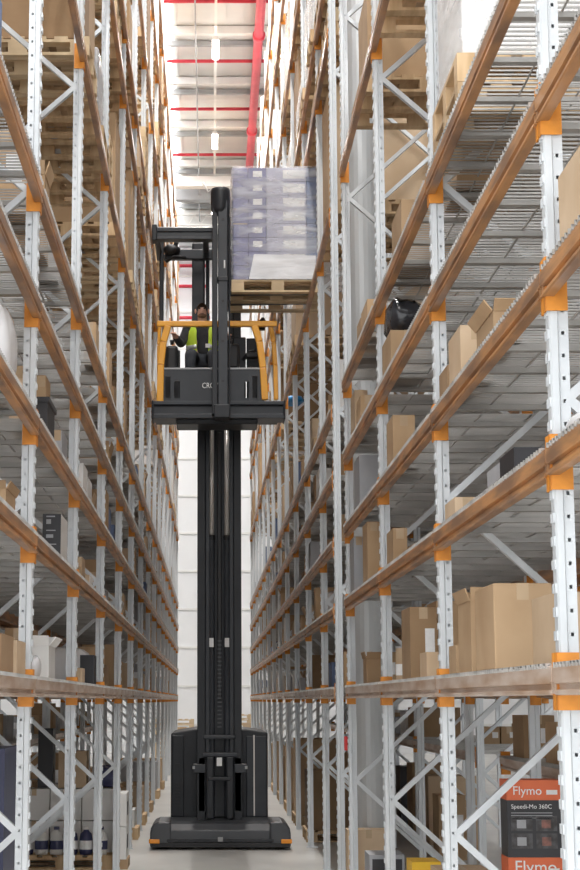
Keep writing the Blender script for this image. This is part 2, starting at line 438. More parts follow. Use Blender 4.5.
BAYS = {1: [], -1: []}
for side, FR, XX, nm in ((1, RF, XR, 'right'), (-1, LF, -XL, 'left')):
    k = 0
    for i in range(len(FR)-1):
        Y0, Y1 = FR[i], FR[i+1]
        gap = side > 0 and i == 4
        near = i < 6
        lab = 'grey end frame of the rack just before the round column' if gap else \
            'grey pallet rack bay with orange beams, %s bay from the camera, %s-side rack' % (ORD[k], nm)
        rack_bay(side, XX, Y0, Y1, lab, 1 if i < 8 else 0, 'pallet racks along the %s-side of the aisle' % nm, LEV, beams=not gap, near_braces=near)
        if not gap: BAYS[side].append((Y0+UD/2, Y1-UD/2, k)); k += 1
    # last frame
    rack_bay(side, XX, FR[-1], FR[-1]+1, 'grey end frame closing the far end of the %s-side rack' % nm, 0, 'pallet racks along the %s-side of the aisle' % nm, LEV, beams=False)
# racks standing back to back behind, and across the next aisle
BACKL = [-.52]+LEV
for i in range(1, 12):
    if RF[i+1]-RF[i] < 1.5: continue
    rack_bay(1, XR+DEPTH+.24, RF[i], RF[i+1], 'rack bay standing back to back behind the right-side rack, %s along' % ORD[i-1], 0, 'racks behind the right-side rack', BACKL)
for i in range(0, 10):
    rack_bay(-1, -XL-DEPTH-.24, LF[i], LF[i+1], 'rack bay standing back to back behind the left-side rack, %s along' % ORD[i], 0, 'racks behind the left-side rack', BACKL)
for i in range(5):
    rack_bay(1, 6.1, 17+3*i, 20+3*i, 'rack bay across the next aisle beyond the right-side rack, %s along' % ORD[i], 0, 'racks across the next aisle', BACKL)
for i in range(3):
    rack_bay(-1, -6.2, 24+3*i, 27+3*i, 'rack bay across the next aisle beyond the left-side rack, %s along' % ORD[i], 0, 'racks across the next aisle', BACKL)

# ------------------------------------------------------------------ goods
def carton(x0, x1, y0, y1, z0, z1, label, m='card', group=None, tape=True, sticker=False, name='carton', cat='carton', bevel=0):
    cx, cy = (x0+x1)/2, (y0+y1)/2
    o = MB().box(x0, x1, y0, y1, z0, z1).thing(name, m, (cx, cy, z0), bevel=bevel)
    tag(o, label, cat, group)
    if tape:
        t = MB(); e = .0015
        t.box(cx-.025, cx+.025, y0-e, y1+e, z1, z1+e); t.box(cx-.025, cx+.025, y0-e, y0, z1-.07, z1+e)
        t.build('tape', 'tape', o)
    if sticker:
        w = (x1-x0); h = z1-z0
        MB().box(x0+w*.55, x0+w*.9, y0-.003, y0-.0005, z0+h*.35, z0+h*.7).build('paper_label', 'label', o)
    return o
def open_carton(x0, x1, y0, y1, z0, z1, label, m='card', group=None, angs=(.5, -.3, .7, .4), fl=.48):
    cx, cy = (x0+x1)/2, (y0+y1)/2; t = .006
    b = MB(); b.box(x0, x1, y0, y0+t, z0, z1); b.box(x0, x1, y1-t, y1, z0, z1); b.box(x0, x0+t, y0+t, y1-t, z0, z1); b.box(x1-t, x1, y0+t, y1-t, z0, z1); b.box(x0+t, x1-t, y0+t, y1-t, z0, z0+t)
    o = b.thing('open_carton', m, (cx, cy, z0)); tag(o, label, 'carton', group)
    hw = min(x1-x0, y1-y0)*fl
    def flap(p, q, out, a):
        p, q, out = Vector(p), Vector(q), Vector(out); v = out*cos(a)*hw+Vector((0, 0, sin(a)*hw)); nn = (q-p).cross(v).normalized()*t
        MB().add([p, q, q+v, p+v, p+nn, q+nn, q+v+nn, p+v+nn], [(0,1,2,3),(7,6,5,4),(0,4,5,1),(1,5,6,2),(2,6,7,3),(3,7,4,0)]).build('flap', m, o)
    flap((x0, y0, z1), (x1, y0, z1), (0, -1, 0), angs[0]+.6); flap((x1, y1, z1), (x0, y1, z1), (0, 1, 0), angs[1]+.8)
    flap((x0, y1, z1), (x0, y0, z1), (-1, 0, 0), angs[2]+.6); flap((x1, y0, z1), (x1, y1, z1), (1, 0, 0), angs[3]+.7)
    return o
def sack(x0, x1, y0, y1, z0, z1, label, m='bag_white', seed=1, name='plastic_sack', cat='sack', group=None):
    c = ((x0+x1)/2, (y0+y1)/2, (z0+z1)/2)
    b = MB().blob(c, ((x1-x0)/2, (y1-y0)/2, (z1-z0)/2), seed, .10, 20, 12, .12, .6)
    zz = [p[2] for p in b.v]; k = (z1-z0)/(max(zz)-min(zz)); lo = min(zz)
    b.v = [(min(max(p[0], x0), x1), p[1], z0+.002+(p[2]-lo)*k) for p in b.v]
    o = b.thing(name, m, (c[0], c[1], z0), smooth=True); tag(o, label, cat, group); return o
def pallet_mb(cx, cy, z0, lx, ly, h=.144):
    """long boards along y, three runners along x"""
    parts = {'top_board': [], 'block': [], 'stringer_board': [], 'bottom_board': []}
    x0, y0 = cx-lx/2, cy-ly/2
    for i in range(7):
        w = .1; x = x0+(lx-w)*i/6; parts['top_board'].append((x, x+w, y0, y0+ly, z0+h-.022, z0+h))
    for i in range(3):
        w = .1; y = y0+(ly-w)*i/2
        parts['stringer_board'].append((x0, x0+lx, y, y+w, z0+h-.044, z0+h-.022))
        parts['bottom_board'].append((x0, x0+lx, y, y+w, z0, z0+.022))
        for j in range(3):
            bw = .14; x = x0+(lx-bw)*j/2; parts['block'].append((x, x+bw, y, y+w, z0+.022, z0+h-.044))
    return parts
PAL = {}
def pallet(cx, cy, z0, label, lx=1.02, ly=.82, group='wooden pallets in the racks', m='wood'):
    key = (round(lx, 2), round(ly, 2), m)
    if key not in PAL:
        b = MB()
        for bs in pallet_mb(0, 0, 0, lx, ly).values():
            for q in bs: b.box(*q)
        PAL[key] = b.mesh('pallet', m)
    o = link('pallet', PAL[key], None, (cx, cy, z0)); tag(o, label, 'pallet', group); return o
def wrapped_load(x0, x1, y0, y1, z0, z1, label, m='white_card', group=None):
    cx, cy = (x0+x1)/2, (y0+y1)/2
    o = MB().box(x0+.012, x1-.012, y0+.012, y1-.012, z0, z1).thing('wrapped_load', m, (cx, cy, z0), bevel=.015)
    tag(o, label, 'load', group)
    MB().box(x0, x1, y0, y1, z0+.01, z1+.004).build('stretch_film', 'film', o, bevel=.03)
    return o

# --- hand placed goods, by what the photograph shows. (px0, px1, top, Y, depth)
def hp(side, px0, px1, top, Y, lvl, dep):
    z0 = decktop(lvl) if lvl >= 0 else 0.0
    a, b = at(px0, top, Y), at(px1, top, Y)
    if lvl >= 0: a.z = min(a.z, H+LEV[lvl+1]-BH/2-.05)
    x0, x1 = a.x, b.x
    if side > 0 and x0 < XR+.012: x1 += XR+.012-x0; x0 = XR+.012
    if side < 0 and x1 > -XL-.012: x0 -= x1+XL+.012; x1 = -XL-.012
    return x0, x1, Y, Y+dep, z0, a.z
R1 = 'of second bay, right-side rack'; R2 = 'of third bay, right-side rack'; R3 = 'of fourth bay, right-side rack'
carton(*hp(1, 492, 551, 583, 7.15, 0, .50), 'large plain tan carton on first shelf '+R1+', beside an open carton', bevel=.006)
open_carton(*hp(1, 470, 497, 600, 7.78, 0, .40), 'tall open tan carton with raised flaps on first shelf '+R1, angs=(.9, .9, .6, .9))
carton(*hp(1, 456, 472, 645, 8.3, 0, .25), 'small tan carton at far end of first shelf '+R1)
carton(*hp(1, 555, 600, 592, 6.1, 0, .45), 'tan carton hard by the upright on first shelf '+R1, 'card_pale')
carton(*hp(1, 409, 436, 607, 10.15, 0, .45), 'brown carton with paper label on first shelf '+R2, 'card_dark', sticker=True)
carton(*hp(1, 436, 462, 601, 10.2, 0, .45), 'brown carton set deep on first shelf '+R2, 'card')
carton(*hp(1, 418, 450, 652, 9.4, 0, .30), 'low tan carton in front on first shelf '+R2, 'card_pale')
def tin(px0, px1, top, Y, lvl, label, side=1):
    x0, x1, y0, _, z0, z1 = hp(side, px0, px1, top, Y, lvl, .1); r = (x1-x0)/2; c = (x0+r, y0+r)
    o = MB().tube([(*c, z0), (*c, z1)], r, 20).thing('canister', 'card_pale', (*c, z0)); tag(o, label, 'canister')
    MB().tube([(*c, z0+.03), (*c, (z0+z1)/2)], r+.002, 20, caps=False).build('paper_band', 'label', o)
    MB().tube([(*c, z1), (*c, z1+.012)], r+.004, 20).build('lid', 'steel_grey', o)
tin(393, 411, 648, 10.9, 0, 'round cardboard canister with white band on first shelf '+R2)
open_carton(*hp(1, 366, 380, 658, 13.0, 0, .3), 'small open carton on first shelf '+R3, 'card_dark')
sack(*hp(1, 368, 379, 650, 13.5, 0, .3), 'white plastic sack behind an open carton on first shelf '+R3, seed=4)
# second shelf
carton(*hp(1, 514, 541, 447, 6.85, 1, .35), 'black appliance carton on second shelf '+R1, 'black_card', tape=False)
o = carton(*hp(1, 500, 516, 462, 7.35, 1, .35), 'dark grey carton with pink corner on second shelf '+R1, 'grey_card', tape=False)
carton(*hp(1, 452, 478, 497, 8.2, 1, .35), 'plain tan carton on second shelf '+R1, 'card_pale')
carton(*hp(1, 386, 400, 528, 11.0, 1, .4), 'tan carton on second shelf '+R2, 'card')
carton(*hp(1, 411, 420, 545, 10.8, 1, .3), 'squat brown carton on second shelf '+R2, 'card_dark')
sack(*hp(1, 398, 425, 538, 9.7, 1, .5), 'flat pale sack slumped on second shelf '+R2, 'card_pale', 7)
carton(*hp(1, 366, 379, 513, 12.8, 1, .4), 'tall tan carton on second shelf '+R3)
carton(*hp(1, 352, 362, 520, 14.0, 1, .4), 'grey carton on second shelf '+R3, 'grey_card')
# third shelf
open_carton(*hp(1, 493, 522, 310, 7.0, 2, .45), 'open tan carton with slanting flap on third shelf '+R1, 'card', angs=(.2, .9, .3, 1.1))
carton(*hp(1, 458, 490, 325, 7.9, 2, .40), 'square tan carton on third shelf '+R1, 'card_pale')
carton(*hp(1, 447, 470, 365, 8.36, 2, .3), 'brown carton at far end of third shelf '+R1, 'card_dark')
carton(*hp(1, 390, 412, 415, 10.9, 2, .4), 'tan carton on third shelf '+R2)
carton(*hp(1, 352, 376, 455, 13.4, 2, .5), 'silver grey carton on third shelf '+R3, 'grey_card', tape=False)
# fourth shelf
q = hp(1, 378, 413, 330, 10.95, 3, .55)
carton(*q, 'tall tan carton under a black bag on fourth shelf '+R2, 'card')
sack(q[0]-.005, q[1]+.02, q[2]+.02, q[3]-.05, q[5]+.0025, at(400, 293, 11.0).z, 'shiny black wrapped bag on top of a tall tan carton', 'bag_black', 3, 'black_bag', 'bag')
carton(*hp(1, 347, 360, 390, 13.75, 3, .4), 'tall narrow tan carton on fourth shelf '+R3, 'card_pale')
carton(*hp(1, 360, 374, 395, 13.2, 3, .4), 'narrow brown carton on fourth shelf '+R3, 'card')
# first bay right (beside the camera)
R0 = 'of first bay, right-side rack'
sack(*hp(1, 562, 620, 402, 5.35, 1, .35), 'crumpled white film on second shelf '+R0, 'bag_white', 9)
carton(*hp(1, 566, 640, 140, 5.2, 2, .4), 'tan carton on third shelf '+R0, 'card_pale')
carton(*hp(1, 572, 640, 120, 4.7, 2, .4), 'pale carton on third shelf '+R0, 'white_card')
# floor of right racks
fx0, fx1 = at(507, 800, 9.5).x, at(561, 800, 9.5).x
P0 = pallet((fx0+fx1)/2+.02, 9.7, 0, 'wooden pallet under the printed mower boxes on the floor', .42, .5, None)
def mower_box(z0, z1, label, band, fs):
    y0, y1 = 9.5, 9.72
    o = MB().box(fx0, fx1, y0, y1, z0, z1).thing('mower_box', 'black_card', ((fx0+fx1)/2, 9.61, z0)); tag(o, label, 'box', 'printed mower boxes')
    zb = z1-band
    MB().box(fx0-.002, fx1+.002, y0-.002, y1+.002, zb, z1+.002).build('orange_band', 'orange_card', o)
    def txt(s, x, z, size, m): lettering(s, size, m, o, (x, y0-.004, z))
    txt('Flymo', fx0+.03, zb+band*.28, fs, 'print_white')
    MB().box(fx1-.08, fx1-.02, y0-.005, y0-.003, zb+.03, zb+.055).build('paper_label', 'label', o)
    txt('Speedi-Mo 360C', fx0+.02, zb-.045, .033, 'print_white')
    for i, (dx, dz) in enumerate(((.02, .165), (.155, .165), (.02, .258), (.155, .258))):
        MB().box(fx0+dx, fx0+dx+.115, y0-.003, y0-.001, zb-dz, zb-dz+.08).build('picture_panel', 'print_dark', o)
        MB().box(fx0+dx+.03, fx0+dx+.08, y0-.005, y0-.0032, zb-dz+.015, zb-dz+.06).build('picture_print', ('grey_card', 'print_red', 'grey_card', 'print_red')[i], o)
    for k in range(3): MB().box(fx0+.02, fx1-.05, y0-.003, y0-.001, zb-.07-.014*k, zb-.066-.014*k).build('text_line', 'grey_card', o)
mower_box(.146, .515, 'printed mower box at the bottom of its stack on the floor', .1, .07)
mower_box(.518, .892, 'printed orange and black mower box in the middle of its stack', .11, .095)
mower_box(.895, 1.305, 'printed orange and black mower box on top of its stack', .105, .066)
carton(fx0-.35, fx0-.06, 9.7, 10.1, 0.0, .80, 'tall plain carton standing beside the printed mower boxes', 'card_pale')
carton(*hp(1, 342, 384, 830, 15.0, -1, .26), 'tan carton standing on the floor before the round column', 'card_pale')
q = hp(1, 412, 441, 862, 10.9, -1, .3)
carton(q[0], q[1], q[2], q[3], 0, q[5]-.3, 'plain carton under a yellow box on the rack floor', 'card')
carton(q[0], q[1], q[2], q[3], q[5]-.297, q[5], 'yellow printed box on a carton at floor level of third bay', 'yellow_card', tape=False)
q = hp(1, 369, 404, 855, 13.0, -1, .4)
o = carton(q[0], q[1], q[2], q[3], 0, q[5], 'grey bin box with dark windows at floor level, right-side rack', 'grey_card', tape=False, name='bin_box', cat='box')
for i in range(2):
    w = q[1]-q[0]; MB().box(q[0]+w*(.08+.48*i), q[0]+w*(.45+.48*i), q[2]-.003, q[2], q[5]-.13, q[5]-.03).build('window_panel', 'black_card', o)
# rear rack goods seen through
BX = XR+DEPTH+.24
zb = H-.52+BH/2+.010
for i, (px0, px1, top, Y, m) in enumerate(((483, 500, 727, 16.4, 'card'), (501, 517, 727, 16.5, 'card'), (518, 536, 724, 16.6, 'card_dark'))):
    a, b = at(px0, top, Y), at(px1, top, Y)
    if Y < 18: Y += 2
    a, b = at(px0, top, Y), at(px1, top, Y)
    carton(a.x, b.x-.005, Y, Y+.4, zb, a.z, 'labelled brown carton on the low shelf of the rear rack, %s from the column' % ORD[i], m, 'labelled cartons on the rear rack', sticker=True)
gi = 0
for Y, px0, px1, z0, h, m in ((12.6, 400, 440, 0, .62, 'card'), (13.4, 425, 470, 0, .9, 'card_dark'), (13.9, 447, 478, zb, .34, 'card_dark'), (12.5, 520, 560, zb, .30, 'card'), (19.2, 405, 432, 0, .7, 'card'), (19.9, 460, 480, 0, .5, 'card_pale')):
    a, b = at(px0, 700, Y), at(px1, 700, Y); s = max(0, BX+.05-a.x)
    carton(a.x+s, b.x+s, Y, Y+.5, z0, z0+h, 'brown carton %s, behind the right-side rack, %s along' % ('on the floor' if z0 == 0 else 'on a low shelf', ORD[gi]), m, sticker=gi % 2 == 0); gi += 1

# left rack
L0 = 'of first bay, left-side rack'; L1 = 'of second bay, left-side rack'; L2 = 'of third bay, left-side rack'
sack(*hp(-1, -22, 11, 296, 8.0, 2, .4), 'white film wrapped bundle on third shelf '+L0, 'bag_white', 12)
carton(*hp(-1, -25, 8, 262, 8.45, 2, .3), 'tall tan carton behind a white bundle on third shelf '+L0, 'card')
carton(*hp(-1, -25, 2, 633, 7.7, 0, .5), 'brown carton on first shelf '+L0, 'card_dark')
carton(*hp(-1, -6, 17, 640, 8.35, 0, .4), 'small tan carton on first shelf '+L0, 'card_pale')
open_carton(*hp(-1, -12, 6, 488, 8.1, 1, .4), 'open carton on second shelf '+L0, 'card')
q = hp(-1, 36, 58, 645, 10.0, 0, .42)
open_carton(*q, 'white open carton with a raised flap on first shelf '+L1, 'white_card', angs=(.5, .9, .9, .2))
sack(*hp(-1, 32, 44, 655, 9.4, 0, .25), 'small white sack beside a white open carton on first shelf '+L1, seed=21)
carton(*hp(-1, 5, 30, 628, 10.6, 0, .5), 'dark brown carton deep on first shelf '+L1, 'card_dark')
q = hp(-1, 43, 61, 514, 10.75, 1, .5)
o = carton(*q, 'black printed box with white side on second shelf '+L1, 'white_card', tape=False, name='printed_box', cat='box')
MB().box(q[0]-.001, q[1]+.0005, q[2]-.003, q[2]-.0005, q[4]+.004, q[5]).build('black_front', 'black_card', o)
for k, (w_, h_) in enumerate(((.05, .006), (.065, .006), (.045, .022), (.06, .006), (.03, .03), (.055, .008))): MB().box(q[0]+.022, q[0]+.022+w_, q[2]-.005, q[2]-.0035, q[4]+.06+.044*k, q[4]+.06+.044*k+h_).build('print_line', 'grey_card', o)
def crate(x0, x1, y0, y1, z0, z1, label, m='black_card'):
    t = .012; b = MB(); b.box(x0, x1, y0, y1, z0, z0+t)
    for (a, c, d, e) in ((x0, x1, y0, y0+t), (x0, x1, y1-t, y1), (x0, x0+t, y0+t, y1-t), (x1-t, x1, y0+t, y1-t)): b.box(a, c, d, e, z0+t, z1)
    o = b.thing('plastic_crate', m, ((x0+x1)/2, (y0+y1)/2, z0)); tag(o, label, 'crate')
    r = MB(); r.box(x0-.012, x1+.012, y0-.012, y0, z1-.03, z1); r.box(x0-.012, x0, y0, y1, z1-.03, z1); r.box(x1, x1+.012, y0, y1, z1-.03, z1); r.box(x0-.012, x1+.012, y1, y1+.012, z1-.03, z1)
    r.build('rim', m, o); return o
crate(*hp(-1, 37, 50, 397, 9.7, 2, .45), 'tall black crate on third shelf '+L1)
carton(*hp(-1, 52, 62, 430, 10.9, 2, .4), 'slim grey carton on third shelf '+L1, 'grey_card')
carton(*hp(-1, 10, 27, 366, 9.3, 2, .35), 'tan carton on third shelf '+L1, 'card_pale')
carton(*hp(-1, 36, 46, 372, 10.25, 2, .3), 'small carton on third shelf '+L1, 'card')
carton(*hp(-1, 79, 87, 463, 12.5, 2, .45), 'tall white carton on third shelf '+L2, 'white_card', tape=False)
carton(*hp(-1, 80, 88, 477, 13.2, 2, .45), 'second white carton on third shelf '+L2, 'white_card', tape=False)
carton(*hp(-1, 78, 86, 557, 12.5, 1, .3), 'slim tan carton on second shelf '+L2, 'card')
carton(*hp(-1, 83, 90, 575, 13.6, 1, .35), 'small white carton on second shelf '+L2, 'white_card')
carton(*hp(-1, 84, 96, 322, 13.9, 4, .4), 'tall tan printed carton on fifth shelf '+L2, 'card')
carton(*hp(-1, 82, 96, 655, 13.9, 0, .3), 'black carton on first shelf '+L2, 'black_card', tape=False)
carton(*hp(-1, 76, 86, 668, 12.6, 0, .3), 'low pale carton on first shelf '+L2, 'card_pale')
# floor of the left rack: jugs and white cartons on a pallet
py0 = 18.12
pallet(-1.54, 18.7, 0, 'wooden pallet of jugs and white cartons on the floor, left-side rack', 1.04, 1.1, None)
for i in range(6):
    x = -1.92+.155*i; c = (x, 18.27)
    m = 'jug_blue' if i in (0, 3, 4) else 'white_card'
    o = MB().tube([(*c, .146), (*c, .17), (*c, .30), (*c, .36), (*c, .385), (*c, .40)], [.062, .07, .07, .06, .03, .026], 16).thing('jug', m, (*c, .146), smooth=True)
    tag(o, ('navy' if m == 'jug_blue' else 'white')+' plastic jug on floor pallet, %s in its row' % ORD[i], 'jug', 'jugs on the floor pallet')
    MB().tube([(*c, .40), (*c, .43)], .03, 12).build('cap', 'jug_blue' if m != 'jug_blue' else 'white_card', o)
    MB().tube([(*c, .20), (*c, .29)], .0715, 16, caps=False).build('paper_band', 'label' if m == 'jug_blue' else 'jug_blue', o)
k = 0
for r in range(2):
    for i in range(3):
        x0 = -2.04+.34*i
        carton(x0, x0+.33, 18.5, 18.85, .146+.335*r, .146+.335*r+.325, 'white carton stacked behind jugs, %s row up, %s across' % (ORD[r], ORD[i]), 'white_card', 'white cartons stacked behind the jugs')
for r in range(2):
    q = at(119, 800, 18.3); z = .10+.34*r
    o = carton(-1.0, -.875, 18.2, 18.75, z, z+.335, ('upper' if r else 'lower')+' white carton with dark grip holes at the aisle edge, left-side rack', 'white_card', None, False)
    MB().box(-.8755, -.873, 18.35, 18.55, z+.10, z+.24).build('grip_hole', 'black_card', o)
carton(-1.0, -.86, 18.2, 18.75, 0, .098, 'flat brown tray under white cartons at the aisle edge', 'card', tape=False, name='cardboard_tray', cat='tray')
sack(-1.25, -1.0, 18.5, 18.85, 0.817, 1.05, 'navy sack on the stacked white cartons, left-side rack floor', 'jug_blue', 31)
carton(-1.84, -1.68, 18.5, 18.8, .817, 1.44, 'tall black appliance carton standing on the stacked white cartons', 'black_card', tape=False)
carton(-1.62, -1.32, 18.5, 18.85, .817, 1.2, 'tan carton on the stacked white cartons beside a black one', 'card_pale')
carton(-1.95, -1.60, 12.4, 12.8, 0, .9, 'grey carton standing on the floor of third bay, left-side rack', 'grey_card')
carton(-1.9, -1.245, 10.5, 11.2, 0, 1.45, 'dark blue appliance carton on the floor of second bay, left-side rack', 'jug_blue', tape=False)
# along the aisle edge, floor level
FLN = {}
for side, Y, m, h, w in ((-1, 22.0, 'white_card', .22, .5), (-1, 24.5, 'card_pale', .38, .6), (-1, 27.3, 'card', .3, .6), (-1, 31, 'grey_card', .5, .7), (-1, 34.2, 'card_pale', .45, .6), (1, 21.6, 'card_dark', .72, .8), (1, 24.4, 'card', 1.05, 1.0), (1, 27.2, 'card_pale', .9, .9), (1, 30.2, 'card', .6, .8), (1, 33, 'card_pale', .8, .9), (1, 36, 'card', .7, .8)):
    FLN[side] = FLN.get(side, -1)+1; i = FLN[side]
    nm = 'left-side' if side < 0 else 'right-side'
    o_ = -.02 if side < 0 else .02
    x = sorted((X(side, o_), X(side, o_+1.0)))
    pallet((x[0]+x[1])/2, Y+w/2+.05, 0, 'wooden floor pallet at the %s aisle edge, %s along from the truck base' % (nm, ORD[i]), 1.0, w+.1, 'floor pallets at the aisle edges')
    carton(x[0]+.03, x[1]-.05, Y+.05, Y+.05+w, .146, .146+h, '%s carton on floor pallet at the %s aisle edge, %s along from the truck base' % ({'white_card': 'white', 'grey_card': 'grey'}.get(m, 'brown'), nm, ORD[i]), m, 'cartons on the floor pallets')
# end of the aisle: pallets stacked and a carton
for j in range(8): pallet(-1.1, 53.6, .146*j, 'pale wooden pallet stacked at the aisle end, %s from the floor' % ORD[j], 1.2, 1.0, 'pallets stacked at the aisle end', 'wood_pale')
for j in range(9): pallet(.55, 53.9, .146*j, 'pale wooden pallet in the taller end stack, %s from the floor' % ORD[j], 1.5, 1.0, 'pallets in the taller end stack', 'wood_pale')
carton(-1.15, -.7, 51.2, 51.7, 0, .95, 'tan carton standing on the floor at the aisle end', 'card')
carton(1.0, 1.6, 52.2, 52.7, 0, 1.05, 'brown carton standing at the aisle end beyond the truck', 'card_pale')

# --- the rest of the shelves
rnd = random.Random(5)
HAND = {1: 4, -1: 3}
SHELF = lambda l, k, nm: '%s shelf, %s bay, %s-side rack' % (ORD[l], ORD[k], nm)
cnt = {'carton': 0, 'pallet': 0}
for side, nm in ((1, 'right'), (-1, 'left')):
    for (Y0, Y1, k) in BAYS[side]:
        L = Y1-Y0
        dist = Y0
        for l in range(0, 5):
            hand = k < HAND[side]
            if hand and l < 4: continue
            if l == 4 and (side, k) in ((1, 1), (-1, 2)): continue
            if k > 9 and rnd.random() < .35: continue
            y = Y0+rnd.uniform(.12, .5); i = 0
            while y < Y1-.3:
                w = rnd.uniform(.25, .6) if k < 10 else rnd.uniform(.5, .9); d = rnd.uniform(.25, .55); h = rnd.uniform(.16, .46)
                if l == 4: h *= 1.7
                if y+w > Y1-.15: break
                u = .02+abs(rnd.gauss(0, .10))
                x = sorted((X(side, u), X(side, u+d)))
                m = rnd.choice(['card', 'card', 'card', 'card_pale', 'card_pale', 'card_dark', 'white_card', 'grey_card', 'blue_card'])
                cname = {'card': 'tan', 'card_pale': 'pale tan', 'card_dark': 'dark brown', 'white_card': 'white', 'grey_card': 'grey', 'blue_card': 'blue'}[m]
                lab = '%s %%s on %s, %s item along' % (cname, SHELF(l, k, nm), ORD[i])
                g = 'goods on the %s-side lower shelves' % nm
                if rnd.random() < .12: sack(x[0], x[1], y, y+w, decktop(l), decktop(l)+h*.8, lab.replace(cname, 'white', 1) % 'plastic sack', 'bag_white', i+l*7, group=g)
                elif rnd.random() < .18 and k < 9: open_carton(x[0], x[1], y, y+w, decktop(l), decktop(l)+h*.7, lab % 'open carton', m, g, angs=(.9, .8, .5, .6), fl=.3)
                else: carton(x[0], x[1], y, y+w, decktop(l), decktop(l)+h, lab % 'carton', m, g, tape=k < 7, sticker=k < 7 and rnd.random() < .3); cnt['carton'] += 1
                i += 1; y += w+rnd.uniform(.05, .55)+(.45 if k > 8 else .12)
        for l in range(5, 11):
            slots = 3 if L > 2.5 and k < 6 else 2
            if 435-1700*tan(atan(LEV[l]/Y1)-TH) < -5: continue
            for si in range(slots):
                occ = .8 if k < 8 else .55
                if side > 0 and 18 < Y0 < 20 and l == 5: continue        # the bay the truck is serving
                if rnd.random() > occ: continue
                if side > 0 and 26 < Y0 < 27 and l == 5 and si == 0: continue
                cy = Y0+L*(si+.5)/slots
                z = H+LEV[l]+BH/2+.002
                gapz = (LEV[l+1] if l < 10 else 14.4)-LEV[l]
                cx = X(side, .53+rnd.uniform(-.05, .03)); ly = L/slots-.08
                pos = ('near', 'middle', 'far')[si] if slots == 3 else ('near', 'far')[si]
                where = '%s, %s slot' % (SHELF(l, k, nm), pos)
                pallet(cx, cy, z, 'wooden pallet on '+where, 1.06, round(ly-.02, 1), m='wood' if rnd.random() < .6 else 'wood_pale'); cnt['pallet'] += 1
                h = min(rnd.uniform(.5, 1.5), gapz-.34)
                t = rnd.random(); z1 = z+.147
                hx, hy = rnd.uniform(.46, .52), round(ly-.02, 1)/2-rnd.uniform(.0, .06)
                if t < .34: wrapped_load(cx-hx, cx+hx, cy-hy, cy+hy, z1, z1+h, 'film wrapped pallet load on '+where, rnd.choice(['white_card', 'card_pale', 'grey_card', 'white_card']), 'wrapped loads on the %s-side upper shelves' % nm)
                elif t < .78: carton(cx-hx, cx+hx, cy-hy, cy+hy, z1, z1+h, 'big pallet carton on '+where, rnd.choice(['card', 'card_pale', 'card', 'card_dark', 'white_card']), 'pallet cartons on the %s-side upper shelves' % nm, tape=k < 6, name='pallet_carton')
                else:
                    n2 = max(1, int(h/.33))
                    if k < 8:
                        for j in range(min(n2, 3)):
                            pallet(cx, cy, z1+.146*j, 'empty stacked pallet, %s up, ' % ORD[j]+where, 1.06, round(ly-.02, 1), m='wood_pale'); cnt['pallet'] += 1
for side, nm, FR, n in ((1, 'right', RF, 10), (-1, 'left', LF, 7)):
    for i in range(1 if side > 0 else 0, n):
        Y0, Y1 = FR[i]+.08, FR[i+1]-.08
        if Y1-Y0 < 1.5: continue
        for l in range(0, 7):
            if 435-1700*tan(atan(LEV[l]/Y1)-TH) < -5: continue
            for si in range(2):
                if rnd.random() > (.62 if l else .5): continue
                w = (Y1-Y0)/2-.1; cy = Y0+(Y1-Y0)*(si+.5)/2; h = min(rnd.uniform(.3, .5) if l < 4 else rnd.uniform(.6, 1.3), LEV[l+1]-LEV[l]-.2)
                u0 = DEPTH+.24+rnd.uniform(.06, .3); x = sorted((X(side, u0), X(side, u0+.6)))
                w *= rnd.uniform(.55, 1)
                carton(x[0], x[1], cy-w/2, cy+w/2, decktop(l), decktop(l)+h, '%s carton on %s shelf, %s bay behind the %s-side rack, %s half' % ('big' if w > .9 else 'broad', ORD[l], ORD[i-(side > 0)], nm, ('near', 'far')[si]), rnd.choice(['card', 'card', 'card_dark', 'card_pale', 'grey_card', 'wood']), 'cartons behind the %s-side rack' % nm, tape=False, name='rear_carton')
for side, nm, FR, n in ((1, 'right', RF, 12), (-1, 'left', LF, 10)):
    for i in range(2 if side > 0 else 0, n):
        Y0, Y1 = FR[i]+.1, FR[i+1]-.1
        if Y1-Y0 < 1.5: continue
        for lv in (0, 1):
            zb_ = 0 if lv == 0 else H-.52+BH/2+.010
            for si in range(3):
                if rnd.random() > .72 or (side > 0 and i < 7): continue
                w = (Y1-Y0)/3-.08; cy = Y0+(Y1-Y0)*(si+.5)/3; h = rnd.uniform(.35, .95) if lv == 0 else rnd.uniform(.2, .42)
                u0 = DEPTH+.24+rnd.uniform(.09, .2); d_ = rnd.uniform(.4, .7); w *= rnd.uniform(.6, 1); x = sorted((X(side, u0), X(side, u0+d_)))
                c_ = rnd.choice(['card', 'card_dark', 'card_pale', 'grey_card', 'white_card', 'jug_blue', 'black_card'])
                carton(x[0], x[1], cy-w/2, cy+w/2, zb_, zb_+h, '%s carton %s, %s rack behind the %s-side rack, %s third' % ({'card': 'tan', 'card_dark': 'brown', 'card_pale': 'pale', 'grey_card': 'grey', 'white_card': 'white', 'jug_blue': 'navy', 'black_card': 'black'}[c_], 'on the floor' if lv == 0 else 'on the low shelf', ORD[i], nm, ('near', 'middle', 'far')[si]), c_, 'low cartons behind the %s-side rack' % nm, tape=False, name='rear_carton', sticker=rnd.random() < .3)
print('COUNTS', cnt)
for j in range(2): pallet(1.18+.53, 8.2, decktop(4)+.146*j, '%s pallet under the white wrapped load high on the right-side rack' % ('lower', 'upper')[j], 1.06, .9)
wrapped_load(1.2, 2.22, 7.77, 8.63, decktop(4)+.294, decktop(4)+1.5, 'white wrapped load high on fifth shelf of second bay, right-side rack', 'white_card')

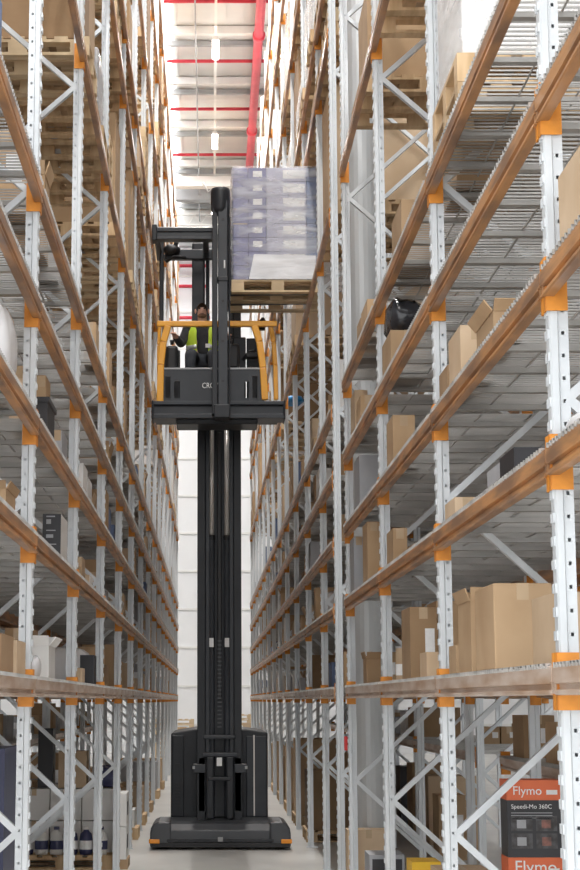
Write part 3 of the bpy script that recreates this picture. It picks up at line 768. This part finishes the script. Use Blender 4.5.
# ------------------------------------------------------------------ the truck
YB = 20.5
T = empty('order_picking_truck', (at(220.5, 850, YB).x, 21.4, 0))
tag(T, 'charcoal high-lift turret truck with raised orange-railed cab in the aisle', 'truck')
def pb(name, m, px0, px1, py0, py1, Y0, Y1, parent=None, bevel=.012, z0=None):
    a = at(px0, py0, Y0); b = at(px1, py1, Y0)
    return MB().box(a.x, b.x, Y0, Y1, b.z if z0 is None else z0, a.z).build(name, m, parent or T, bevel=bevel)
# base
a, b = at(150, 817, YB), at(291, 850, YB); zt = at(150, 822, YB).z
ax, bx = a.x, b.x; w = (bx-ax)
for s, xa in ((1, ax), (-1, bx)):
    ww = .25
    pr = [(xa, .03), (xa+s*ww, .03), (xa+s*ww, zt), (xa+s*.10, zt), (xa+s*.045, zt-.025), (xa+s*.012, zt-.07), (xa, zt-.13)]
    o = MB().prism(pr if s > 0 else pr[::-1], 'y', YB, YB+.94).build('outrigger', 'truck_base', T, bevel=.02)
    MB().tube([(xa+s*.06, YB+.35, .11), (xa+s*.2, YB+.35, .11)], .11, 20).build('load_wheel', 'truck_black', T, smooth=False)
    MB().box(*sorted((xa-s*.012, xa+s*.115)), YB-.02, YB+.06, .075, .125).build('indicator_light', 'amber', T, bevel=.01)
o = MB().prism([(YB+.02, .09), (YB+.9, .09), (YB+.9, zt), (YB+.22, zt-.01), (YB+.10, zt-.03), (YB+.02, zt-.10)], 'x', ax+.24, bx-.24).build('base_cover', 'truck_base', T, bevel=.01)
MB().box(ax+.02, bx-.02, YB-.01, YB+.05, .03, .085).build('skirt', 'truck_black', T, bevel=.005)
MB().box(ax+.2, bx-.2, YB-.012, YB+.03, .09, .125).build('bumper_strip', 'truck', T, bevel=.005)
MB().box(ax+w/2-.03, ax+w/2+.03, YB-.02, YB-.01, .10, .15).build('latch', 'steel_grey', T)
# chassis
YC = 21.45
a, b = at(171, 729, YC), at(268, 820, YC)
c0 = at(200, 729, YC).x
MB().prism([(a.x, .1), (b.x, .1), (b.x, a.z-.04), (b.x-.28, a.z), (a.x+.3, a.z), (a.x, a.z-.05)], 'y', YC, YC+2.1).build('chassis', 'truck', T, bevel=.02)
pb('side_panel', 'truck_mid', 246, 267, 736, 817, YC-.02, YC+.05)
pb('side_panel', 'truck', 172, 184, 735, 817, YC-.02, YC+.05)
pb('hose_guard', 'chrome', 253.3, 255, 735, 816, YC-.05, YC-.03, bevel=.003)
for i in range(8): pb('vent_slot', 'truck_black', 175, 180, 783+3.2*i, 784.6+3.2*i, YC-.03, YC-.019, bevel=0)
pb('key_panel', 'truck_black', 175, 180, 763.5, 766.5, YC-.03, YC-.019, bevel=0)
# mast
YM = 21.0
for px0, px1, yy in ((197, 205, 0), (234.5, 242, 0)):
    a = at(px0, 817, YM); b = at(px1, 817, YM); zt = at(220, 425, YM).z
    s = 1 if px0 < 220 else -1
    x0, x1 = (a.x, b.x)
    prof = [(x0, YM), (x1, YM), (x1, YM+.03), (x0+.03, YM+.03), (x0+.03, YM+.17), (x1, YM+.17), (x1, YM+.2), (x0, YM+.2)] if s > 0 else [(x0, YM), (x1, YM), (x1, YM+.2), (x0, YM+.2), (x0, YM+.17), (x1-.03, YM+.17), (x1-.03, YM+.03), (x0, YM+.03)]
    MB().prism(prof, 'z', .25, zt).build('outer_mast_rail', 'truck', T, bevel=.004)
for px0, px1 in ((205.5, 209.5), (230, 234)):
    a = at(px0, 817, YM+.05); b = at(px1, 817, YM+.05)
    MB().box(a.x, b.x, YM+.05, YM+.2, .3, at(220, 250, 21).z).build('inner_mast_rail', 'truck_mid', T, bevel=.004)
pb('mast_back_plate', 'truck', 205, 235, 418, 817, YM+.16, YM+.19)
for px in (211.5, 227):
    a = at(px, 540, YM+.06)
    MB().tube([(a.x, YM+.1, a.z), (a.x, YM+.1, at(px, 425, YM).z)], .033, 14).build('piston_rod', 'chrome', T, smooth=True)
    MB().tube([(a.x, YM+.1, .35), (a.x, YM+.1, a.z)], .042, 14).build('hydraulic_cylinder', 'truck_mid', T, smooth=False)
    MB().tube([(a.x, YM+.1, a.z), (a.x, YM+.1, a.z+.06)], .05, 14).build('gland_nut', 'truck_black', T)
    pb('sticker', 'label', px-2.2, px+2.2, 638, 647, YM-.005 if False else YM+.03, YM+.05, bevel=0)
pb('chain', 'truck_black', 217, 222, 432, 700, YM+.08, YM+.13)
for k in range(22):
    pb('chain_link', 'truck_base', 217.4, 221.6, 640+4.1*k, 641.5+4.1*k, YM+.07, YM+.085, bevel=0)
pb('crossbar', 'truck_mid', 202, 238, 752.5, 757, YM-.06, YM+.1)
pb('crossbar', 'truck_mid', 203, 236, 735, 739, YM-.02, YM+.1)
pb('crossbar', 'truck', 208, 231, 777, 781, YM-.08, YM+.1)
for s in (-1, 1):
    c = 220
    pb('mast_foot', 'truck', c+s*10-3.5, c+s*10+3.5, 757, 819, YM-.07, YM+.1)
    pb('mast_shoulder', 'truck_mid', *sorted((c+s*14, c+s*27)), 764, 773, YM-.03, YM+.1)
    pb('mast_gusset', 'truck', *sorted((c+s*14, c+s*22)), 757, 812, YM+.0, YM+.12)
    pb('bolt', 'steel_grey', *sorted((c+s*25, c+s*27.5)), 766, 769, YM-.05, YM-.03, bevel=0)
pb('sticker', 'label', 216.7, 222, 757.5, 766, YM-.065, YM-.06, bevel=0)
# cab
YG = 19.75
a, b = at(151.5, 401, YG), at(285, 418, YG)
h = a.z-b.z
prof = [(YG, b.z), (YG+.35, b.z), (YG+.35, a.z), (YG, a.z), (YG, a.z-.04), (YG+.05, a.z-.055), (YG+.05, b.z+.06), (YG, b.z+.045)]
MB().prism(prof, 'x', a.x, b.x).build('guide_beam', 'truck_mid', T, bevel=.004)
for px in (151.5, 283.5): pb('end_plate', 'truck', px, px+2, 400, 419, YG-.01, YG+.36)
pb('under_box', 'truck', 176, 258, 417.5, 424, YG+.1, 20.35, bevel=.02)
a = at(154, 412, YG+.35); b = at(280, 418, YG+.35)
MB().box(a.x, b.x, YG+.36, 20.97, b.z+.06, b.z+.11).build('cab_floor', 'truck', T)
YF = 19.95
# front panel with openings
px_ = [161.5, 168, 174, 179, 243, 249, 256, 264]
def fpanel():
    m = MB()
    def bx(p0, p1, q0, q1):
        a = at(p0, q0, YF); b = at(p1, q1, YF); m.box(a.x, b.x, YF, YF+.04, b.z, a.z)
    bx(161.5, 264, 369, 376); bx(180, 244, 376, 401); bx(161.5, 165, 376, 401); bx(170.5, 174, 376, 401); bx(249, 252.5, 376, 401); bx(257.5, 264, 376, 401)
    bx(165, 170.5, 398, 401); bx(174, 180, 398, 401); bx(244, 249, 398, 401); bx(252.5, 257.5, 398, 401)
    bx(174, 180, 376, 381); bx(244, 249, 376, 381)
    return m
fpanel().build('front_panel', 'truck_mid', T)
pb('panel_top_rail', 'steel_grey', 161.5, 264, 367.6, 369.4, YF-.01, YF+.06, bevel=.004)
a = at(202, 388, YF-.012)
lettering('CROWN', .115, 'print_white', T, a, .62, .8, .002)
# orange guard tubes
def orail(name, pts, r=.034, m='cab_orange', smooth=True, sq=True):
    P = [at(*p) for p in pts]
    mb = MB()
    if sq:
        for i in range(len(P)-1): mb.bar(P[i], P[i+1], r*2, r*2, up=(0, 1, 0))
    else: mb.tube(P, r, 12)
    return mb.build(name, m, T, smooth=not sq, bevel=.01 if sq else 0)
orail('top_rail', [(157, 324, YF), (277, 324, YF)], .034)
orail('guard_post', [(168, 326, YF), (163.5, 342, YF), (160.8, 365, YF), (160, 402, YF)], .04)
orail('guard_post', [(254.5, 326, YF), (259.5, 342, YF), (263, 368, YF), (265, 400, YF)], .04)
orail('guard_post', [(270.5, 326, YF+.3), (273.5, 342, YF+.3), (275.3, 365, YF+.3), (276, 400, YF+.3)], .028)
orail('guard_post', [(159.5, 326, YF+.3), (158.7, 345, YF+.3), (158.6, 400, YF+.3)], .02)
# roof guard and its posts
a, b = at(152, 225, YG), at(213, 239, YG)
MB().prism([(YG, b.z), (YG+.16, b.z), (YG+.16, a.z-.02), (YG+.08, a.z), (YG, a.z-.03), (YG, a.z-.075), (YG+.02, a.z-.085), (YG+.02, b.z+.03), (YG, b.z+.025)], 'x', a.x, b.x).build('roof_guard', 'truck_mid', T, bevel=.004)
for x0_, x1_ in ((a.x+.02, a.x+.09), (b.x-.12, b.x-.05)): MB().box(x0_, x1_, YG+.16, YG+1.3, a.z-.1, a.z-.03).build('roof_side_rail', 'truck', T, bevel=.01)
MB().box(a.x+.02, b.x-.05, YG+1.24, YG+1.31, a.z-.1, a.z-.03).build('roof_rear_rail', 'truck', T, bevel=.01)
pb('roof_lip', 'truck', 152, 157, 224, 240, YG-.015, YG+.17)
pb('roof_post', 'truck', 159.5, 163.5, 238, 322, YG+.95, YG+1.05)
pb('roof_crossmember', 'truck_mid', 165, 216, 249, 259, YG+.9, YG+.98)
pb('rear_mast_column', 'truck_mid', 192, 205, 243, 335, 21.02, 21.15)
pb('column_head', 'truck', 193, 204, 243, 250, 20.95, 21.17)
pb('rear_mast_column', 'truck_mid', 233, 241, 303, 340, 21.02, 21.15)
a = at(172, 250, 20.6)
MB().blob(tuple(a), (.1, .08, .07), 3, .15).build('work_light', 'truck_black', T, smooth=True)
orail('light_bracket', [(166, 262, 20.6), (174, 256, 20.6), (186, 258, 20.6)], .02, 'truck_black', sq=False)
MB().tube([at(178, 238, 20.6), at(174, 250, 20.6)], .03, 8).build('light_stem', 'truck_black', T)
# rear wall, seat and consoles
pb('rear_panel', 'truck_mid', 233, 246, 337, 401, 20.85, 20.9)
pb('rear_panel', 'truck', 246.5, 263, 338, 401, 20.85, 20.9)
pb('rear_panel', 'truck_mid', 164, 180, 350, 401, 20.95, 21.0)
pb('seat_back', 'truck_black', 187, 220, 336, 372, 20.94, 20.99, bevel=.03)
pb('seat', 'truck_black', 184, 222, 377, 388, 20.40, 20.93, bevel=.03)
a = at(170, 350, 20.25)
pb('control_console', 'truck_black', 165.5, 178, 345, 372, 20.2, 20.5, bevel=.04)
pb('control_console', 'truck_black', 227, 240, 343, 369, 20.2, 20.5, bevel=.04)
for px in (172, 231):
    g = at(px, 345, 20.28); MB().tube([g, g+Vector((0, -.01, .06))], [.02, .028], 10).build('control_knob', 'truck_black', T, smooth=True)
MB().tube([at(243, 360, 20.5), at(249, 353, 20.45), at(255, 351, 20.4)], .025, 8).build('document_holder', 'truck_black', T)
pb('document_clip', 'truck_black', 246, 260, 352, 357, 20.35, 20.5)
MB().tube([at(262, 322, 20.1), at(261.5, 330, 20.1)], .045, 10).build('mirror', 'truck_black', T)
MB().blob(tuple(at(262.5, 324, 20.1)), (.045, .04, .08), 5, .1).build('mirror_head', 'truck_black', T, smooth=True)
# fork mast in front of the cab
YT = 19.45
a, b = at(212, 207, YT), at(229.5, 418, YT)
xm = (a.x+b.x)/2
pb('fork_mast', 'truck_mid', 218, 228, 200, 416, YT-.005, YT+.14, bevel=.01)
pb('fork_mast_rail', 'truck', 212, 217.6, 200, 414, YT+.02, YT+.22, bevel=.008)
pb('fork_mast_rail', 'truck', 228.3, 230.3, 206, 414, YT+.02, YT+.22, bevel=.008)
c = at(220.5, 207, YT)
MB().tube([(c.x, YT+.09, c.z-.06), (c.x, YT+.09, c.z), (c.x, YT+.09, c.z+.2), (c.x, YT+.09, c.z+.245), (c.x, YT+.09, c.z+.255)], [.095, .115, .115, .108, .085], 24).build('mast_cap', 'truck', T, smooth=True)
pb('mast_foot_plate', 'truck', 214, 230, 404, 417.5, YT-.03, YT+.24)
for y in (218, 278, 300, 340, 380): pb('bolt', 'truck_black', 221.6, 224.2, y, y+2, YT-.012, YT-.004, bevel=0)
pb('joint_collar', 'truck', 217.5, 228.5, 276, 281, YT-.015, YT+.15)
# turret carriage and forks
pb('carriage', 'truck_black', 226, 229.6, 214, 300, 19.7, 20.35, bevel=.03)
pb('carriage_plate', 'truck_mid', 228, 230.6, 216, 262, 19.66, 19.72, bevel=.01)
pb('sticker', 'label', 223.8, 225.2, 260, 268, YT-.012, YT-.004, bevel=0)
zf = at(231, 292, 19.7).z-.02
for yy in (19.92, 20.42):
    xf0 = at(229.0, 292, 19.7).x
    MB().prism([(xf0, zf+.045), (xf0+.04, zf+.045), (xf0+1.0, zf+.06), (xf0+1.0, zf+.075), (xf0+.022, zf+.085), (xf0+.022, zf+.5), (xf0, zf+.5)], 'y', yy, yy+.1).build('fork', 'truck_black', T)
# hoses on top
MB().tube([at(216, 197, 19.8), at(213, 188, 19.8), at(208, 192, 19.8), at(205, 186, 19.8), at(203, 183, 19.9)], .012, 6).build('cable_loop', 'steel_white', T, smooth=True)

# ------------------------------------------------------------------ pallet and load on the forks
LY0, LY1 = 19.68, 20.78
lx0 = at(231.5, 285, LY0).x; lx1 = lx0+1.10
pz = zf+.016
pt = empty('load_pallet', ((lx0+lx1)/2, (LY0+LY1)/2, pz)); tag(pt, 'wooden pallet held on the truck forks under the wrapped cartons', 'pallet')
h = .15
rowsY = [LY0+(LY1-LY0-.12)*j/2 for j in range(3)]
for y in rowsY:
    MB().box(lx0, lx1, y, y+.12, pz, pz+.022).build('bottom_board', 'wood_pale', pt)
    for j in range(3):
        x = lx0+(lx1-lx0-.15)*j/2; MB().box(x, x+.15, y, y+.12, pz+.022, pz+h-.044).build('block', 'wood_pale', pt)
for j in range(3):
    x = lx0+(lx1-lx0-.15)*j/2; MB().box(x, x+.15, LY0, LY1, pz+h-.044, pz+h-.022).build('stringer_board', 'wood_pale', pt)
for i in range(7):
    y = LY0+(LY1-LY0-.12)*i/6; MB().box(lx0, lx1, y, y+.12, pz+h-.022, pz+h).build('top_board', 'wood_pale', pt)
z0 = pz+h+.002; ztop = at(240, 167, LY0).z
ld = empty('wrapped_load', ((lx0+lx1)/2, (LY0+LY1)/2, z0)); tag(ld, 'violet and white cartons in clear stretch film on the raised forks', 'load')
rows = 8; rh = (ztop-z0)/rows
xs = [lx0+.02, lx0+.20, lx0+.42, lx0+.90, lx1-.02]
for r in range(rows):
    for ci in range(4):
        for di in range(2):
            ya = LY0+.02+di*(LY1-LY0-.04)/2
            m = ['purple_card', 'purple_card', 'grey_card', 'blue_card'][ci]
            if ci == 2: m = 'lilac_card'
            o = MB().box(xs[ci]+.002, xs[ci+1]-.002, ya+.002, ya+(LY1-LY0-.04)/2-.002, z0+rh*r+.001, z0+rh*(r+1)-.003).build('carton', m, ld, bevel=.006)
            if di == 0:
                wx = xs[ci+1]-xs[ci]
                if ci == 1: MB().box(xs[ci]+.06, xs[ci]+.17, ya-.001, ya+.001, z0+rh*(r+.32), z0+rh*(r+.75)).build('paper_label', 'label', o)
                if ci == 2: MB().box(xs[ci]+.20, xs[ci]+.46, ya-.001, ya+.001, z0+rh*(r+.2), z0+rh*(r+.82)).build('paper_label', 'label', o)
                if ci == 0 and r in (3, 4): MB().box(xs[ci]-.002, xs[ci+1]-.01, ya-.002, ya+.001, z0+rh*(r+.93), z0+rh*(r+1)).build('tape', 'wood_pale', o)
def shell(x0, x1, y0, y1, z0, z1, n=14):
    m = MB(); rr = random.Random(3); vs = []; 
    ring = [(x0+(x1-x0)*i/n, y0) for i in range(n)]+[(x1, y0+(y1-y0)*i/n) for i in range(n)]+[(x1-(x1-x0)*i/n, y1) for i in range(n)]+[(x0, y1-(y1-y0)*i/n) for i in range(n)]
    K = 16; R = len(ring)
    for k in range(K+1):
        for p in ring:
            j = .006
            vs.append((p[0]+rr.uniform(-j, j), p[1]+rr.uniform(-j, j), z0+(z1-z0)*k/K))
    fs = [(k*R+i, k*R+(i+1) % R, (k+1)*R+(i+1) % R, (k+1)*R+i) for k in range(K) for i in range(R)]
    m.add(vs, fs); m.f.append(tuple(range(K*R, K*R+R))); m.m.append(0)
    return m
shell(lx0, lx1, LY0-.002, LY1, z0, ztop+.01).build('stretch_film', 'film', ld, smooth=True)
a = at(252, 254, LY0-.014); b = at(316, 281, LY0-.014)
MB().add([(at(254, 253, 19.66).x, LY0-.016, a.z), (b.x, LY0-.016, a.z-.02), (b.x, LY0-.016, z0), (at(249, 281, 19.66).x, LY0-.016, z0),
          (at(254, 253, 19.66).x, LY0-.013, a.z), (b.x, LY0-.013, a.z-.02), (b.x, LY0-.013, z0), (at(249, 281, 19.66).x, LY0-.013, z0)],
         [(0,1,2,3),(7,6,5,4),(0,4,5,1),(1,5,6,2),(2,6,7,3),(3,7,4,0)]).build('film_sheet', 'film_thick', ld)
# blue item on the far shelf beside the cab
sack(*[X(1, .01), X(1, .34), 26.75, 27.35, decktop(5), decktop(5)+.12], 'bright blue folded sheet at the aisle edge of sixth shelf beyond the cab', 'blue', 8, 'folded_sheet', 'sheet')

# ------------------------------------------------------------------ operator
def skin_mesh(name, verts, edges, radii, m, parent=None, root=0, sub=2):
    me = bpy.data.meshes.new(name); base = wloc(parent) if parent else Vector((0, 0, 0))
    me.from_pydata([tuple(Vector(v)-base) for v in verts], edges, [])
    me.materials.append(M[m])
    o = link(name, me, parent)
    sk = o.modifiers.new('skin', 'SKIN'); sk.use_smooth_shade = True
    if not me.skin_vertices: me.attributes  # layer is added with the modifier
    lay = me.skin_vertices[0].data if me.skin_vertices else None
    if lay is None:
        bpy.context.view_layer.objects.active = o; lay = me.skin_vertices[0].data
    for i, r in enumerate(radii):
        r = r if isinstance(r, tuple) else (r, r)
        lay[i].radius = r
    lay[root].use_root = True
    ss = o.modifiers.new('subdivision', 'SUBSURF'); ss.levels = sub; ss.render_levels = sub
    return o
OY = 20.57
pel = at(203, 359.5, OY+.18)
def W(dx, dy, dz): return Vector((pel.x+dx, pel.y+dy, pel.z+dz))
# joints (x: + is image right; y: - is towards the camera)
J = {'pel': W(0, 0, 0), 'wai': W(0, .0, .16), 'che': W(-.01, -.01, .32), 'nb': W(-.01, -.01, .44), 'nk': W(-.01, -.03, .50), 'hd': W(-.012, -.05, .595), 'cr': W(-.012, -.045, .648),
     'shL': W(-.20, -.02, .38), 'elL': W(-.27, -.10, .16), 'wrL': W(-.335, -.33, .22), 'haL': W(-.35, -.40, .235),
     'shR': W(.19, -.02, .38), 'elR': W(.27, -.08, .15), 'wrR': W(.31, -.33, .20), 'haR': W(.315, -.40, .215),
     'hiL': W(-.10, 0, -.03), 'knL': W(-.15, -.42, .0), 'anL': W(-.16, -.42, -.40), 'toL': W(-.17, -.58, -.425),
     'hiR': W(.10, 0, -.03), 'knR': W(.13, -.42, .0), 'anR': W(.13, -.42, -.40), 'toR': W(.14, -.58, -.425)}
names = list(J); idx = {n: i for i, n in enumerate(names)}
edges = [('pel','wai'),('wai','che'),('che','nb'),('nb','nk'),('nk','hd'),('hd','cr'),('che','shL'),('shL','elL'),('elL','wrL'),('wrL','haL'),('che','shR'),('shR','elR'),('elR','wrR'),('wrR','haR'),
         ('pel','hiL'),('hiL','knL'),('knL','anL'),('anL','toL'),('pel','hiR'),('hiR','knR'),('knR','anR'),('anR','toR')]
rad = {'pel': (.15, .105), 'wai': (.15, .10), 'che': (.165, .11), 'nb': (.06, .06), 'nk': (.052, .055), 'hd': (.090, .102), 'cr': (.076, .086), 'shL': .058, 'elL': .042, 'wrL': .028, 'haL': (.036, .02),
       'shR': .058, 'elR': .042, 'wrR': .028, 'haR': (.036, .02), 'hiL': .085, 'knL': .06, 'anL': .04, 'toL': .035, 'hiR': .085, 'knR': .06, 'anR': .04, 'toR': .035}
vs = [J[n] for n in names]; es = [(idx[a], idx[b]) for a, b in edges]; rs = [rad[n] for n in names]
# fingers and thumbs
for hd, wr, s in (('haL', 'wrL', 1), ('haR', 'wrR', -1)):
    f = (J[hd]-J[wr]).normalized()
    for i, (off, ln) in enumerate(((-.026, .058), (-.009, .068), (.009, .064), (.026, .05))):
        b = len(vs); p = J[hd]+Vector((off, 0, 0))+f*.02
        vs += [p+f*ln*.5, p+f*ln*.8+Vector((0, 0, -.025))]; es += [(idx[hd], b), (b, b+1)]; rs += [.0095, .008]
    b = len(vs); p = J[wr]+f*.03+Vector((s*.035, 0, 0)); vs += [p, p+f*.035+Vector((s*.012, 0, -.01))]; es += [(idx[wr], b), (b, b+1)]; rs += [.0115, .009]
# nose
b = len(vs); vs += [J['hd']+Vector((0, -.100, .0))]; es += [(idx['hd'], b)]; rs += [.016]
person = skin_mesh('person', vs, es, rs, 'skin', None, idx['pel'])
tag(person, 'seated operator in yellow vest and dark jacket behind the orange rail', 'person')
def garment(name, ns, grow, m, shorten={}):
    ii = {n: i for i, n in enumerate(ns)}
    v = [shorten.get(n, J[n]) for n in ns]; e = [(ii[a], ii[b]) for a, b in edges if a in ii and b in ii]
    r = []
    for n in ns:
        q = rad[n]; q = q if isinstance(q, tuple) else (q, q); r.append((q[0]+grow, q[1]+grow))
    return skin_mesh(name, v, e, r, m, person)
lerp = lambda a, b, t: J[a].lerp(J[b], t)
garment('jacket', ['che', 'pel', 'wai', 'nb', 'shL', 'elL', 'wrL', 'shR', 'elR', 'wrR'], .016, 'jacket', {'nb': lerp('che', 'nb', .75)})
garment('trousers', ['pel', 'hiL', 'knL', 'anL', 'hiR', 'knR', 'anR'], .018, 'trouser')
for s in 'LR':
    skin_mesh('boot', [J['an'+s], J['an'+s]+Vector((0, -.02, -.03)), J['to'+s]], [(0, 1), (1, 2)], [.055, .055, .045], 'truck_black', person)
# hi-vis vest: two front panels and a back, following the chest
def vest():
    m = MB(); n = 28
    rows_ = [(.02, .195, .138), (.10, .195, .135), (.18, .195, .135), (.26, .205, .14), (.34, .205, .132), (.40, .165, .11), (.44, .11, .09)]
    vs = []
    for (dz, rx, ry) in rows_:
        for i in range(n+1):
            t = -pi/2+.36+(2*pi-.72)*i/n        # gap at the front
            if dz > .38: t = -pi/2+.55+(2*pi-1.1)*i/n
            vs.append((pel.x-.005+rx*cos(t)*1.02, pel.y-.006+ry*sin(t), pel.z+dz))
    fs = [(k*(n+1)+i, k*(n+1)+i+1, (k+1)*(n+1)+i+1, (k+1)*(n+1)+i) for k in range(len(rows_)-1) for i in range(n)]
    m.add(vs, fs); return m
v = vest().build('vest', 'hivis', person, smooth=True)
so = v.modifiers.new('solid', 'SOLIDIFY'); so.thickness = .006; so.offset = 1
def band(dz, h, rx, ry):
    m = MB(); n = 28; vs = []
    for z in (dz, dz+h):
        for i in range(n+1):
            t = -pi/2+.37+(2*pi-.74)*i/n; vs.append((pel.x-.005+rx*cos(t)*1.02, pel.y-.006+ry*sin(t), pel.z+z))
    m.add(vs, [(i, i+1, n+2+i, n+1+i) for i in range(n)]); o = m.build('reflective_band', 'reflect', v, smooth=True)
    s_ = o.modifiers.new('solid', 'SOLIDIFY'); s_.thickness = .003; s_.offset = 1
band(.11, .05, .201, .143)
hd = J['hd']
def cap(zmin, k):
    m = MB().blob((hd.x, hd.y+.012, hd.z+.03), (.080*k, .096*k, .10*k), 1, .0, 20, 16)
    keep = [i for i, f in enumerate(m.f) if all(m.v[j][2] > hd.z+zmin+(.105 if m.v[j][1] < hd.y-.03 else -.06 if m.v[j][1] > hd.y+.04 else 0) for j in f)]
    m.f = [m.f[i] for i in keep]; m.m = [0]*len(m.f); return m
hm = cap(.045, .86).build('hair', 'hair', person, smooth=True)
bd = MB().blob((hd.x, hd.y-.050, hd.z-.062), (.056, .044, .030), 2, .05).build('beard', 'beard', person, smooth=True)
for s in (-1, 1):
    MB().blob((hd.x+s*.030, hd.y-.093, hd.z+.022), (.013, .010, .009), 2, 0).build('eye', 'truck_black', person, smooth=True)
    MB().box(hd.x+s*.030-.018, hd.x+s*.030+.018, hd.y-.100, hd.y-.084, hd.z+.040, hd.z+.044).build('eyebrow', 'hair', person)
    MB().blob((hd.x+s*.082, hd.y+.008, hd.z+.008), (.012, .02, .03), 3, .05).build('ear', 'skin', person, smooth=True)
MB().box(hd.x-.022, hd.x+.022, hd.y-.102, hd.y-.088, hd.z-.046, hd.z-.039).build('mouth', 'print_red', person)
MB().box(pel.x+.03, pel.x+.09, pel.y-.150, pel.y-.146, pel.z+.12, pel.z+.17).build('badge', 'label', person)

# red marker on an upright
rt = next(o for o in COL.objects if o.name.startswith('pallet_rack_bay') and o.parent is None and abs(o.location.y-RF[5]) < .01 and abs(o.location.x-XR) < .01)
MB().box(XR+.070, XR+.100, RF[5]-.02, RF[5]-.015, H-.46, H-.33).build('red_marker', 'red', rt)
for z in (H-.36, H+2.95):
    pass

# ------------------------------------------------------------------ light
wd = bpy.data.worlds.new('world'); scn.world = wd; wd.use_nodes = True
bg = wd.node_tree.nodes['Background']; bg.inputs['Color'].default_value = (.97, .985, 1, 1); bg.inputs['Strength'].default_value = 1.55
scn.view_settings.view_transform = 'Standard'; scn.view_settings.look = 'None'; scn.view_settings.gamma = 1; scn.view_settings.use_curve_mapping = False
scn.view_settings.exposure = .88
scn.cycles.max_bounces = 8; scn.cycles.diffuse_bounces = 4; scn.cycles.transparent_max_bounces = 12
